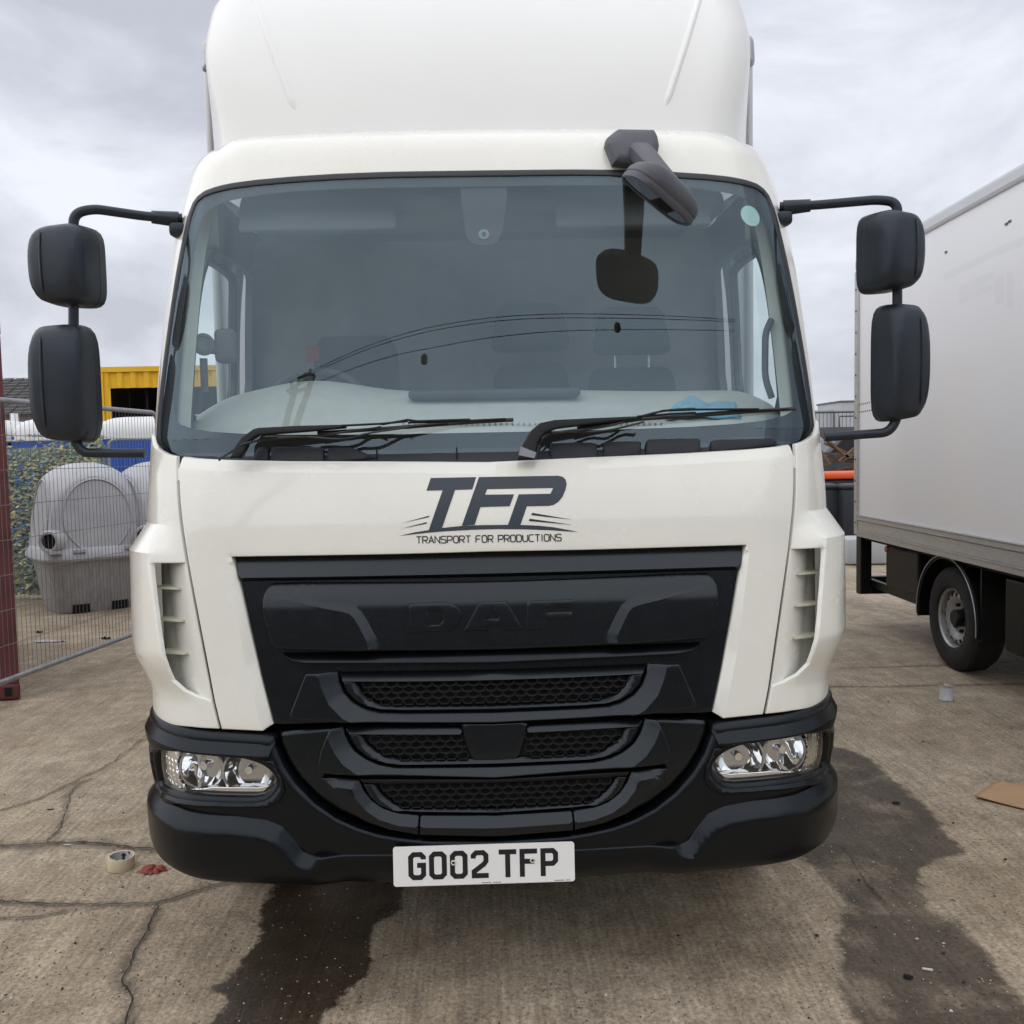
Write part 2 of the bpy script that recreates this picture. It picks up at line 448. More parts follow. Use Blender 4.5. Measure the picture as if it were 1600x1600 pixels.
# ---- corner panels with air vents
seam = PX([(275, 713), (275, 740), (280, 815), (289.5, 878), (303.5, 956), (318.5, 1034), (331, 1097), (341.5, 1139)])
def sseam(v): return np.interp(v, [q[1] for q in reversed(seam)], [-q[0] for q in reversed(seam)])
v822, v862, v1000, v1085 = vpx(820, 262), vpx(862, 262), vpx(1010, 262), vpx(1100, 270)
def bulge(s, v):
    a = np.abs(s); w = np.clip((v822 - v) / (v822 - v862), 0, 1) * sstep((v - v1085) / (v1000 - v1085))
    return .056 * np.clip((a - sseam(v) - .004) / .075, 0, 1) * (.03 + .97 * w)
vb = vpx(1133, 300)
for sg in (-1, 1):
    f = (lambda p: p) if sg < 0 else mir
    out = seam + PX([(300, 1136), (262, 1131)]) + [(-1.10, vb + .004), (-1.5, vb + .01), (-1.5, 1.70), (-1.22, 1.72), (-1.12, 1.70)] + PX([(240, 694), (249, 703), (260, 709)])
    hole = PX([(289, 880), (303, 957), (317.5, 1034), (329.5, 1094)]) + [svf(x, y, bulge) for x, y in ((310, 1089), (287, 1079), (268, 1063), (257, 1036), (248, 995), (241.5, 945), (237, 905), (235.5, 884), (238, 880))]
    cp = panel('corner_panel', f(out), M['white'], T, thick=.010, grid=.013, bev=.004, bh=.004, dfun=bulge, holes=[f(hole)], sharp=20, lines=[f([(-s_ - sg_off, v_) for s_, v_ in zip([sseam(v) for v in np.linspace(v862, v1085, 30)], np.linspace(v862, v1085, 30))]) for sg_off in (.079,)] + [f([(-1.5, v822), (-.85, v822)]), f([(-1.5, v862), (-.85, v862)])])
    def rec(s, v):
        t = np.clip((np.abs(s) - sseam(v) + .005) / .15, 0, 1); return -.003 - .032 * t ** 1.2
    rc = [(q[0] * 1.0, q[1]) for q in hole]
    rc = [(-sseam(v) + .002 if abs(-s - sseam(v)) < .02 else s - .17, v) for s, v in rc]
    panel('vent_recess', f(rc), M['white'], cp, thick=.0, grid=.014, dfun=rec)
    for yv in (923, 974, 1026):
        c0 = np.array(svf(240 + (yv - 923) * .10, yv, bulge)); sc = float(c0[0]); vv = float(c0[1])
        ss = np.array([sc - .07, sc + .036, sc + .036, sc - .07]); dd = np.array([.026, .0, -.055, -.055])
        top = S(sg * -ss if sg > 0 else ss, np.full(4, vv + .003), dd); bot = S(sg * -ss if sg > 0 else ss, np.full(4, vv - .003), dd)
        link('vent_vane', mesh('vent_vane', list(top) + list(bot), [(0, 1, 2, 3), (7, 6, 5, 4), (0, 4, 5, 1), (1, 5, 6, 2), (2, 6, 7, 3), (3, 7, 4, 0)]), cp, M['vane'] if 'vane' in M else M['white'])

# ---- black grille: surround
vs0, vs1, vs2 = vpx(871, 500), vpx(901, 500), vpx(908, 500)
def gs_d(s, v):
    return np.where(v > vs1, -.026 * (v - vs1) / (vs0 - vs1), 0) - .020 * sstep((vs1 - v) / (vs1 - vs2))
gs_half = PX([(760, 863.5), (620, 867.5), (500, 869.5), (363, 871.5), (372.5, 905), (389.5, 985), (406.5, 1060), (425.5, 1134), (440, 1135), (520, 1132), (620, 1130), (760, 1129)])
grille = panel('grille_surround', sym(gs_half), M['black'], T, d=.002, thick=.03, grid=.014, bev=.003, bh=.003, dfun=gs_d, lines=[hline(vs1), hline(vs2)], sharp=18)

# ---- badge panel with wings
tip = sv(428.5, 933)
wing_top = PX([(428.5, 933), (465, 937), (507, 940.5), (538, 942), (554, 945), (566, 954), (576, 970), (588, 993), (594, 1013)])
wing_poly = wing_top + PX([(520, 1016), (430, 1014), (418, 985)])
vb0, vb1 = vpx(910, 600), vpx(948, 600)
def badge_d(s, v):
    Q = np.stack([-np.abs(s), v], 1)
    r = -.026 * np.clip((v - vb1) / (vb0 - vb1), 0, 1) ** 1.7
    bw = .002 + .025 * sstep((Q[:, 0] - tip[0]) / .28); ins = inside(Q, wing_poly)
    r = r + np.where(ins, .42 * bw * np.clip(pdist(Q, wing_top, False) / bw, 0, 1), 0)
    return r
_wt = np.array(resample(wing_top[:-1], .012, False)); _bw = .002 + .025 * sstep((_wt[:, 0] - tip[0]) / .28)
_g = np.gradient(_wt, axis=0); _g /= np.hypot(*_g.T)[:, None]
wing_off = [tuple(q) for q in (_wt - np.stack([-_g[:, 1], _g[:, 0]], 1) * _bw[:, None])][1:]
badge_half = PX([(760, 909.5), (600, 911), (428, 910.5), (417, 917), (411, 932), (413, 960), (420, 985), (429, 1010), (440, 1013), (600, 1015), (760, 1014)])
badge = panel('badge_panel', sym(badge_half), M['black'], T, d=.012, thick=.03, grid=.009, rnd=1, bev=.004, bh=.004, dfun=badge_d, sharp=14, lines=both([wing_top[:-1], wing_off]))
lip_half = PX([(760, 1018), (600, 1019), (446, 1015), (431, 1013), (441, 1024.5), (457, 1031), (478, 1034.5), (760, 1034)])
lv0, lv1 = vpx(1015, 600), vpx(1034, 600)
panel('badge_lip', sym(lip_half), M['satin'], grille, d=.016, thick=.03, grid=.012, bev=.003, bh=.0025, dfun=lambda s, v: -.05 * np.clip((v - lv1) / (lv0 - lv1), 0, 1) ** 1.5)

# letters DAF (raised, same black)
def letter_frame(x0, x1, y0, y1):
    return lambda u, w: sv(x0 + (x1 - x0) * u, y0 + (y1 - y0) * w - (x0 + (x1 - x0) * u - 768) * .0)
def letter(poly, name, holes=()):
    P = PX(poly); H = [PX(h) for h in holes]
    panel(name, P, M['black'], badge, d=.0172, thick=.006, grid=.010, dfun=badge_d, holes=H, bev=.0026, bh=.0028, sharp=20)
M['letter'] = mat('raised_letter_black', (.006, .0065, .008), rough=.3, spec=.35)
letter([(640.5, 942), (694, 939.5), (709, 943), (719, 951), (722, 960), (718, 972), (708, 981), (695, 984), (641, 986.5)], 'raised_letter_d', [[(670, 953), (688, 952.2), (693, 957), (693, 968), (687, 974.5), (671, 975.2)]])
letter([(725, 984), (749, 939.8), (791, 938), (817, 981), (788, 982.3), (781, 974), (765, 974.7), (761, 983)], 'raised_letter_a', [[(761, 965.5), (770, 949.5), (778, 965)]])
letter([(823, 938.2), (893, 935.5), (893, 947), (852, 948.6), (852, 955.5), (893, 954), (893, 965), (852, 966.7), (851, 980.5), (822, 981.8)], 'raised_letter_f')

# ---- lower grille surround inside the arc of the bumper
arc = [(433, 1147), (433.5, 1163), (447.5, 1194), (467, 1222.5), (496, 1251), (528, 1273), (561, 1288), (594, 1298), (627, 1304), (671, 1308)]
lg_half = PX([(760, 1131), (620, 1132), (516, 1138), (452, 1144)] + arc + [(760, 1309.5)])
lgs = panel('lower_grille_surround', sym(lg_half), M['black'], T, d=-.018, thick=.03, grid=.016, bev=.014, bh=.012)

# ---- grille blades, bars, crescent frames, mesh
b1 = [(760, 1112.5), (627, 1113), (592, 1111), (572, 1105.5), (552.5, 1096), (539, 1082), (531, 1063), (527, 1049), (481, 1050), (474, 1067), (463, 1096), (456, 1115), (463, 1121), (539, 1126), (627, 1128), (760, 1128)]
b2 = [(760, 1197.5), (620, 1198), (592, 1193), (570, 1183), (555, 1172), (546, 1159), (539, 1144), (536, 1134), (517.5, 1136), (513, 1148), (504, 1170), (499.6, 1192), (501, 1203), (528, 1206), (605, 1209), (760, 1213)]
b3 = [(655, 1272), (627, 1269.5), (600.6, 1261), (583, 1249), (570, 1233), (561, 1215), (530, 1211), (505, 1211), (518, 1234), (545, 1260), (575, 1278), (610, 1290), (655, 1298)]
def blade_d(ptop, wd, drop):
    tl = PX(ptop); tl2 = tl + [(-s, v) for s, v in reversed(tl)]
    def f(s, v):
        Q = np.stack([s, v], 1); return -drop * np.clip(1 - pdist(Q, tl2, False) / wd, 0, 1)
    f.lines = [offline(tl2, wd), offline(tl2, -wd)]
    return f
bd1 = blade_d([(527, 1049), (531, 1063), (539, 1082), (552.5, 1096), (572, 1105.5), (592, 1111), (627, 1113), (760, 1112.5)], .05, .030)
bd2 = blade_d([(536, 1134), (539, 1144), (546, 1159), (555, 1172), (570, 1183), (592, 1193), (620, 1198), (760, 1197.5)], .045, .026)
bd3 = blade_d([(530, 1209), (561, 1215), (570, 1233), (583, 1249), (600.6, 1261), (627, 1269.5), (655, 1272), (760, 1273)], .028, .022)
panel('grille_blade', sym(PX(b1)), M['black'], grille, d=.026, thick=.05, grid=.012, bev=.005, bh=.004, dfun=bd1, lines=bd1.lines, sharp=16)
panel('grille_blade', sym(PX(b2)), M['black'], lgs, d=.028, thick=.05, grid=.012, bev=.005, bh=.004, dfun=bd2, lines=bd2.lines, sharp=16)
p3 = PX(b3)
panel('grille_blade', p3, M['black'], lgs, d=.030, thick=.05, grid=.011, bev=.004, bh=.003, dfun=bd3, lines=bd3.lines, sharp=16)
panel('grille_blade', mir(p3), M['black'], lgs, d=.030, thick=.05, grid=.011, bev=.004, bh=.003, dfun=bd3, lines=bd3.lines, sharp=16)
panel('grille_blade', sym(PX([(760, 1273), (657.5, 1272.2), (657.5, 1298.3), (760, 1301)])), M['black'], lgs, d=.030, thick=.05, grid=.011, bev=.004, bh=.003, dfun=bd3, lines=bd3.lines, sharp=16)
def bar_d(ptop, w, drop):
    tv = [q[1] for q in PX(ptop)]; t = max(tv)
    return lambda s, v: -drop * np.clip((v - (t - w)) / w, 0, 1)
panel('grille_bar', sym(PX([(760, 1048), (530, 1051), (537, 1063), (760, 1061.5)])), M['black'], grille, d=.018, thick=.03, grid=.014, bev=.003, bh=.002, dfun=bar_d([(600, 1049)], .026, .03))
for sd in (0, 1):
    q = PX([(721, 1136), (539, 1136), (548, 1145.5), (723, 1145)]); q = q if sd == 0 else mir(q)
    panel('grille_bar', q, M['black'], lgs, d=.018, thick=.03, grid=.014, bev=.003, bh=.002, dfun=bar_d([(600, 1136)], .02, .02))
panel('grille_bar', sym(PX([(760, 1216.5), (562, 1216), (569, 1222.5), (760, 1222)])), M['blackdull'], lgs, d=.010, thick=.03, grid=.014, bev=.003, bh=.002)
c1o = [(538, 1064), (546, 1080), (557, 1093), (574, 1102), (596, 1106.5), (627, 1107.6), (760, 1106.3)]; c1i = [(760, 1100.5), (616, 1100.5), (592, 1098), (576.5, 1090), (566, 1079), (559, 1065)]
c2o = [(549, 1147), (561, 1169), (579, 1183), (605, 1191), (627, 1193), (760, 1191.7)]; c2i = [(760, 1185), (627, 1185), (605, 1181), (587.5, 1172), (574, 1160), (568, 1147)]
c3o = [(569, 1223.6), (579, 1242), (592, 1255), (616, 1265), (655, 1267), (760, 1268.4)]; c3i = [(760, 1262.4), (633, 1261), (614, 1253), (598, 1240), (587.5, 1223.6)]
def crescent(o, i, par):
    O = PX(o); I = PX(i); O[-1] = (0, O[-1][1]); I[0] = (0, I[0][1])
    half = O + I                                   # left side, closed through the centre
    full = O + [(-s, v) for s, v in O[:-1][::-1]] + [(-s, v) for s, v in I[::-1]][0:-1] + I
    tl = I + [(-s, v) for s, v in I[::-1]]
    panel('mesh_frame', full, M['black'], par, d=.012, thick=.035, grid=.010, bev=.002, bh=.0015, dfun=lambda s, v: -.016 * np.clip(1 - pdist(np.stack([s, v], 1), tl, False) / .014, 0, 1))
    return I
I1 = crescent(c1o, c1i, grille); I2 = crescent(c2o, c2i, lgs); I3 = crescent(c3o, c3i, lgs)

def hexmesh(name, poly, par, cw=.0335, ch=.0165, d=-.016, wall=.0014, dep=.010):
    """honeycomb of elongated cells clipped to poly; each cell a ring of real walls"""
    P = ccw(poly); A = np.array(P); (x0, y0), (x1, y1) = A.min(0), A.max(0)
    V = []; F = []
    rows = int((y1 - y0) / ch) + 3; cols = int((x1 - x0) / cw) + 3
    hexo = [(-.34, .5), (.34, .5), (.5, .0), (.34, -.5), (-.34, -.5), (-.5, .0)]
    for r in range(rows):
        for c in range(cols):
            cx = (c + (.5 if r % 2 else 0)) * cw * 1.0 + x0 - cw * .5; cy = y1 - r * ch * 1.0 + ch * .15
            H = [(cx + a * cw * .98, cy + b * ch * 1.30) for a, b in hexo]
            if not inside([(cx, cy)], P)[0]: continue
            if inside(H, P).sum() < 4: continue
            Hi = [(cx + (q[0] - cx) * (1 - 2 * wall / cw), cy + (q[1] - cy) * (1 - 2 * wall / ch)) for q in H]
            n = len(V); o = np.array(H); i_ = np.array(Hi)
            V += list(map(tuple, S(o[:, 0], o[:, 1], d))) + list(map(tuple, S(i_[:, 0], i_[:, 1], d))) + list(map(tuple, S(i_[:, 0], i_[:, 1], d - dep)))
            for k in range(6):
                k2 = (k + 1) % 6
                F.append((n + k2, n + k, n + 6 + k, n + 6 + k2)); F.append((n + 6 + k2, n + 6 + k, n + 12 + k, n + 12 + k2))
    return link(name, mesh(name, V, F), par, M['meshblk'])
M['meshblk'] = mat('grille_mesh_black', (.016, .017, .019), rough=.45, spec=.3)
def meshpoly(I, topy):
    tl = (I[-1][0], topy)
    half = I + [tl]
    return I + [(I[-1][0] - .004, topy), (-I[-1][0] + .004, topy)] + [(-s, v) for s, v in I[::-1]][:-1]
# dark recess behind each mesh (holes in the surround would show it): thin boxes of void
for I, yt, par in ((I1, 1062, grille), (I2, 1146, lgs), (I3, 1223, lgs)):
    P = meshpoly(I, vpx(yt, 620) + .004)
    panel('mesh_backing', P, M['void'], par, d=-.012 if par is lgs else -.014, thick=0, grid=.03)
    if I is I2: continue
    hexmesh('honeycomb_mesh', P, par, d=.006)
vt2 = vpx(1146, 640)
hl = I2[1:] + [(I2[-1][0], vt2)] + PX([(722, 1146), (737, 1185)])
hexmesh('honeycomb_mesh', hl, lgs, d=.006); hexmesh('honeycomb_mesh', mir(hl), lgs, d=.006)
panel('centre_cover', sym(PX([(760, 1131), (721, 1131), (724, 1150), (738, 1188), (760, 1188)])), M['black'], lgs, d=.002, thick=.03, grid=.02, bev=.004, bh=.003)

# ---- bumper
hl_px = [(247, 1168), (276, 1171), (307, 1175.5), (350, 1180), (382, 1186), (409, 1194.5), (424, 1206), (432, 1219), (424, 1232), (409, 1243), (370, 1243), (329, 1241), (285, 1237), (262, 1230), (250, 1219), (246, 1196)]
HL = [(max(s_, -1.10), v_) for s_, v_ in PX(hl_px)]
vtop = vpx(1128, 300)
bump_half = PX([(760, 1311.5), (671, 1310.5), (627, 1306), (593, 1300.5), (560, 1290.5), (526.5, 1275.5), (494, 1253), (465, 1224), (445, 1195), (431.5, 1164), (431, 1150), (410, 1147), (345, 1143), (290, 1136)]) \
    + [(-1.12, vtop), (-1.42, vtop), (-1.42, vpx(1262, 300))] + [(-1.12, vpx(1262, 300))] + PX([(300, 1268), (371, 1280), (430, 1295), (455, 1318), (484, 1345), (760, 1348)])
bumper = panel('bumper', sym(bump_half), M['satin'], T, d=.012, thick=.06, grid=.016, bev=.022, bh=.018, holes=[chaikin(HL, 1), chaikin(mir(HL), 1)])
low_half = PX([(760, 1330), (600, 1331.5), (486, 1332), (476, 1327), (462, 1308), (444, 1288), (418, 1277), (371, 1271), (300, 1264)]) + [(-1.10, vpx(1252, 300)), (-1.45, vpx(1250, 300)), (-1.45, vpx(1318, 300)), (-1.20, vpx(1324, 300)), (-1.09, vpx(1334, 300)), (-1.02, vpx(1346, 300))] \
    + PX([(316, 1362), (360, 1370), (470, 1376), (600, 1385), (760, 1389)])
low_top = PX([(486, 1332), (476, 1327), (462, 1308), (444, 1288), (418, 1277), (371, 1271), (300, 1264)]) + [(-1.10, vpx(1252, 300)), (-1.45, vpx(1250, 300))]
lowbot = vpx(1350, 400)
def low_d(s, v):
    Q = np.stack([-np.abs(s), v], 1); a = pdist(Q, low_top, False)
    return .034 * sstep((np.abs(s) - .44) / .12) * sstep(a / .046) - .05 * np.clip((lowbot - v) / .09, 0, 1) ** 2
panel('bumper_lower', sym(low_half), M['satin'], bumper, d=.016, thick=.08, grid=.016, bev=.010, bh=.008, dfun=low_d, sharp=45)
for sg in (-1, 1):
    f = (lambda p: p) if sg < 0 else mir
    brow = PX([(431, 1152), (410, 1147), (345, 1143), (290, 1137)]) + [(-1.10, vpx(1129, 300)), (-1.42, vpx(1127, 300)), (-1.42, vpx(1160, 300)), (-1.12, vpx(1164, 300))] + PX([(250, 1166), (290, 1171), (329, 1176.5), (382, 1181), (424, 1180), (431, 1162)])
    bt = PX([(431, 1152), (410, 1147), (345, 1143), (290, 1137)]) + [(-1.10, vpx(1129, 300)), (-1.42, vpx(1127, 300))]
    panel('headlight_brow', f(brow), M['satin'], bumper, d=.028, thick=.05, grid=.014, bev=.008, bh=.007, lines=[f(offline(bt, .055)), f(offline(bt, -.055))], sharp=18, dfun=lambda s, v: -.030 * np.clip(1 - pdist(np.stack([-np.abs(s), v], 1), bt, False) / .055, 0, 1))
    trim = PX([(247, 1178), (252, 1168.5)]) + PX([(290, 1173), (350, 1180.5), (400, 1183), (430, 1186), (444, 1215), (448, 1232), (441, 1248), (420, 1259), (350, 1257.5), (290, 1254), (258, 1250)]) + [(-1.17, vpx(1240, 300)), (-1.17, vpx(1190, 300))]
    th = chaikin(HL, 1)
    panel('headlight_trim', f(trim), M['satin'], bumper, d=.020, thick=.05, grid=.010, bev=.005, bh=.004, holes=[f(th)],
          dfun=lambda s, v: -.030 * np.clip(1 - pdist(np.stack([-np.abs(s), v], 1), th) / .024, 0, 1))
    # ---- headlight
    hd = panel('headlight', f([(q[0] * 1.0, q[1]) for q in HL]), M['dullchrome'], T, d=-.062, thick=0, grid=.02)
    lens = panel('lens', f(th), M['lens'], hd, d=-.004, thick=0, grid=.016)
    for (cx, cy, r, fl) in ((305, 1205, .060, 7), (381, 1212, .066, 5)):
        s0, v0 = sv(cx, cy); c = Vector(S(s0 if sg < 0 else -s0, v0, -.030)); n = Vector(S(s0 if sg < 0 else -s0, v0, 0)) - Vector(S(s0 if sg < 0 else -s0, v0, -.05))
        ax = (Vector((0, -1, 0)) * .75 + n.normalized() * .25).normalized(); Mx = Matrix.Translation(c) @ ax.to_track_quat('Z', 'Y').to_matrix().to_4x4()
        # dish with stepped facets
        V = []; F = []; nr, na = 9, 48
        for i in range(nr + 1):
            rr = r * (i / nr); h0 = -.052 * (1 - (i / nr) ** 2)
            for k in range(na):
                a = 2 * math.pi * k / na; xx = rr * math.cos(a); fac = .0022 * math.sin(xx / r * fl * 1.3) * (1 if i < nr - 1 else 0)
                V.append(Mx @ Vector((xx, rr * math.sin(a), h0 + fac)))
        for i in range(nr):
            for k in range(na): F.append((i * na + k, i * na + (k + 1) % na, (i + 1) * na + (k + 1) % na, (i + 1) * na + k))
        link('reflector', mesh('reflector', V, F, sharp=50), hd, M['chrome'])
        mb = MB().lathe([(r * 1.0, -.004), (r * 1.03, .004), (r * 1.12, .002), (r * 1.14, -.012)], Mx, 48); mb.build('reflector_ring', M['dullchrome'], hd, sharp=40)
        mb = MB().lathe([(.0, -.012), (.011, -.012), (.013, -.020), (.013, -.044)], Mx, 20); mb.build('bulb_shield', M['chrome'] if fl == 5 else M['bulb'] if 'bulb' in M else M['chrome'], hd, sharp=40)
    # ribbed indicator at the outer end and chrome strip along the bottom
    ind = PX([(249, 1171), (272, 1172), (268, 1195), (272, 1222), (284, 1236), (262, 1230), (251, 1219), (248, 1196)])
    panel('indicator', f(ind), M['indicator'] if 'indicator' in M else M['chrome'], hd, d=-.020, thick=.03, grid=.0045, dfun=lambda s, v: .0022 * np.sin(s * 2 * math.pi / .011) * np.sin(v * 2 * math.pi / .016), sharp=60)
    strip = PX([(285, 1236), (329, 1233), (400, 1234), (420, 1230), (408, 1242.5), (370, 1242.5), (329, 1240.5)])
    panel('reflector_strip', f(strip), M['chrome'], hd, d=-.018, thick=.03, grid=.012, bev=.003, bh=.003)

# ---- number plate
def strip_mesh(lines, w, place, z0=0.0):
    """mitred ribbons: lines = polylines in glyph space; place(u, w, lift) -> 3D"""
    V = []; F = []
    for li, ln in enumerate(lines):
        P = [np.array(p, float) for p in ln]; n = len(P); L = []; closed = np.allclose(P[0], P[-1])
        if closed: P = P[:-1]; n -= 1
        for i in range(n):
            if closed: a = P[i] - P[i - 1]; b = P[(i + 1) % n] - P[i]
            else:
                a = P[i] - P[i - 1] if i > 0 else P[1] - P[0]; b = P[i + 1] - P[i] if i < n - 1 else a
            a = a / np.hypot(*a); b = b / np.hypot(*b); na = np.array([-a[1], a[0]]); nb = np.array([-b[1], b[0]])
            m = na + nb; m = m / np.hypot(*m); k = (w / 2) / max(.35, m @ na)
            L.append((P[i] + m * k, P[i] - m * k))
        k0 = len(V)
        for l, r in L: V += [place(l[0], l[1], z0 + li * .00012), place(r[0], r[1], z0 + li * .00012)]
        m_ = n if closed else n - 1
        for i in range(m_):
            j = (i + 1) % n; F.append((k0 + 2 * i, k0 + 2 * i + 1, k0 + 2 * j + 1, k0 + 2 * j))
    return V, F
pc = at(756.5, 1350.5, 2.515)                               # plate centre
PLW, PLH = .515, .112
prot = Matrix.Rotation(R(-4), 3, 'X')
def pl(u, w, lift=0.0):                                   # plate coordinates, metres from its centre
    return Vector(pc) + prot @ Vector((u, -lift, w))
V, F = rbox((0, 0, 0), (PLW, .004, PLH), .0015, 1)
def rr_outline(w, h, r, n=5):
    o = []
    for cx, cy, a0 in ((w / 2 - r, h / 2 - r, 0), (-w / 2 + r, h / 2 - r, 90), (-w / 2 + r, -h / 2 + r, 180), (w / 2 - r, -h / 2 + r, 270)):
        for k in range(n + 1): a = R(a0 + 90 * k / n); o.append((cx + r * math.cos(a), cy + r * math.sin(a)))
    return o
def plate_mesh(o, t0, t1, place):
    n = len(o); V = [place(x, y, t1) for x, y in o] + [place(x, y, t0) for x, y in o]
    F = [tuple(range(n)), tuple(reversed(range(n, 2 * n)))] + [((i + 1) % n, i, n + i, n + (i + 1) % n) for i in range(n)]
    return mesh('plate', V, F)
plate = link('number_plate', plate_mesh(rr_outline(PLW, PLH, .008), -.004, 0, pl), T, M['plate'])
def glyph(kind):
    w, h = .036, .065                                     # centre-line box, stroke 14 mm
    x0, x1, y0, y1, c = -w / 2, w / 2, -h / 2, h / 2, .008
    if kind == 'G': return [[(x1, y1 - .014), (x1, y1 - c), (x1 - c, y1), (x0 + c, y1), (x0, y1 - c), (x0, y0 + c), (x0 + c, y0), (x1 - c, y0), (x1, y0 + c), (x1, .002), (x1 - .018, .002)]]
    if kind == '0': return [[(x0 + c, y1), (x0, y1 - c), (x0, y0 + c), (x0 + c, y0), (x1 - c, y0), (x1, y0 + c), (x1, y1 - c), (x1 - c, y1), (x0 + c, y1)]]
    if kind == '2': return [[(x0, y1 - .016), (x0, y1 - c), (x0 + c, y1), (x1 - c, y1), (x1, y1 - c), (x1, .008), (x1 - .006, .000), (x0 + .002, y0 + .012), (x0 + .002, y0), (x1 + .007, y0)]]
    if kind == 'T': return [[(x0 - .007, y1), (x1 + .007, y1)], [(0, y1 - .007), (0, y0 - .007)]]
    if kind == 'F': return [[(x0, y0 - .007), (x0, y1), (x1 + .007, y1)], [(x0 + .007, .004), (x1 - .002, .004)]]
    if kind == 'P': return [[(x0, y0 - .007), (x0, y1), (x1 - c, y1), (x1, y1 - c), (x1, .000 + c - .004), (x1 - c, -.004), (x0 + .007, -.004)]]
for ch, px in zip('G002TFP', (649.5, 682.7, 716, 749.4, 794.2, 827.5, 861)):
    u0 = (px - 756.5) / 290 * PLW
    V, F = strip_mesh(glyph(ch), .0142, lambda u, w, l: pl(u0 + u, w + .001, l), .0006)
    link('plate_character', mesh('plate_character', V, F), plate, M['plate_ink'])
for px in (707.5, 834):
    u0 = (px - 756.5) / 290 * PLW
    mb = MB(); Mx = Matrix.Translation(pl(u0, .008, .001)) @ Vector((0, -1, 0)).to_track_quat('Z', 'Y').to_matrix().to_4x4()
    mb.lathe([(.0075, 0), (.0072, .003), (.0045, .0035), (.004, .0015)], Mx, 20); mb.build('screw_cap', M['screwcap'], plate, sharp=40)
    MB().lathe([(.004, .0016), (.0, .0016)], Mx, 14).build('screw', M['void'], plate)
for u0, n_, w_ in ((.020, 22, -.0515), (.222, 18, -.0515)):
    mb = MB(); x = u0 - n_ * .00125
    for k in range(n_):
        if k in (11, 12): x += .0025; continue
        a, b = pl(x, w_ - .0012, .0006), pl(x + .0016, w_ + .0012, .0006)
        mb.add([a, (b[0], a[1], a[2]), b, (a[0], b[1], b[2])], [(0, 1, 2, 3)]); x += .0025
    mb.build('plate_small_print', M['decal'], plate)

# ---- TFP logo and tagline on the front panel
def logo(polys, name, mt, d=.0012):
    for P in polys: panel(name, PX(P), mt, front_panel, d=d, thick=0, grid=.02, dfun=fp_d)
k = .2
def z3(pts): return [(600 + x * k, 720 + y * k) for x, y in pts]
letT = z3([(366, 134), (720, 127), (690, 223), (556, 227), (454, 523), (350, 541), (458, 230), (331, 233)])
# T, then F and P as one lettershape with two counters
letFP = z3([(742, 127), (1360, 116), (1395, 124), (1418, 145), (1427, 180), (1418, 225), (1395, 280), (1362, 320), (1325, 344), (1285, 352), (1116, 355), (1066, 500), (968, 500), (1052, 262), (1300, 257), (1322, 212), (806, 221), (790, 264), (1016, 262), (982, 355), (754, 361), (708, 500), (608, 507)])
swoosh = z3([(120, 586), (240, 558), (352, 541), (454, 524), (600, 509), (760, 502), (960, 500), (1066, 500.5), (1200, 506), (1320, 518), (1440, 540), (1515, 555), (1460, 553), (1300, 542), (1100, 535), (900, 533), (700, 538), (500, 549), (350, 561), (200, 577)])
logo([letT, letFP], 'logo_letters', M['decal']); logo([swoosh], 'logo_swoosh', M['decal'], d=.0010)
for p in ([(130, 489), (355, 428), (350, 440)], [(128, 531), (336, 478), (330, 491)], [(1158, 406), (1472, 460), (1150, 424)], [(1138, 452), (1475, 500), (1130, 470)]):
    logo([z3(p)], 'logo_streak', M['decal_text'])
GL = {'T': [[(0, 1), (1, 1)], [(.5, .93), (.5, 0)]], 'R': [[(0, 0), (0, 1), (.8, 1), (1, .85), (1, .6), (.8, .45), (.1, .45)], [(.5, .40), (1, 0)]], 'A': [[(0, 0), (.5, 1), (1, 0)], [(.25, .33), (.75, .33)]],
      'N': [[(0, 0), (0, 1), (1, 0), (1, 1)]], 'S': [[(1, .88), (.85, 1), (.15, 1), (0, .88), (0, .65), (.15, .54), (.85, .48), (1, .36), (1, .12), (.85, 0), (.15, 0), (0, .12)]],
      'P': [[(0, 0), (0, 1), (.8, 1), (1, .85), (1, .55), (.8, .4), (.1, .4)]], 'O': [[(.2, 0), (0, .2), (0, .8), (.2, 1), (.8, 1), (1, .8), (1, .2), (.8, 0), (.2, 0)]],
      'F': [[(0, 0), (0, .8), (.2, 1), (1, 1)], [(.08, .5), (.8, .5)]], 'D': [[(0, 0), (0, 1), (.75, 1), (1, .75), (1, .25), (.75, 0), (0, 0)]], 'U': [[(0, 1), (0, .2), (.2, 0), (.8, 0), (1, .2), (1, 1)]],
      'C': [[(1, 1), (.2, 1), (0, .8), (0, .2), (.2, 0), (1, 0)]], 'I': [[(.5, 0), (.5, 1)]]}
txt = 'TRANSPORT FOR PRODUCTIONS'; wid = {'I': .35, ' ': .55}
tot = sum(wid.get(c, 1.0) for c in txt) + .28 * (len(txt) - 1)
sa, va = sv(651, 849); sb, vb_ = sv(877, 845); hgt = sv(651, 838.5)[1] - va; unit = (sb - sa) / tot; x = 0
for c in txt:
    w = wid.get(c, 1.0)
    if c != ' ':
        def place(u, q, l, x=x, w=w):
            s = sa + unit * (x + u); v = va + (vb_ - va) * (x + u) / tot + q
            return S(s, v, .0012 + l + float(fp_d(np.array([s]), np.array([v]))[0]))
        V, F = strip_mesh([[(a * w if c != 'I' else .17, b * hgt / unit) for a, b in ln] for ln in GL[c]], .22, lambda u, q, l: place(u, q * unit, l))
        link('tagline_letter', mesh('tagline_letter', V, F), front_panel, M['decal_text'])
    x += w + .28
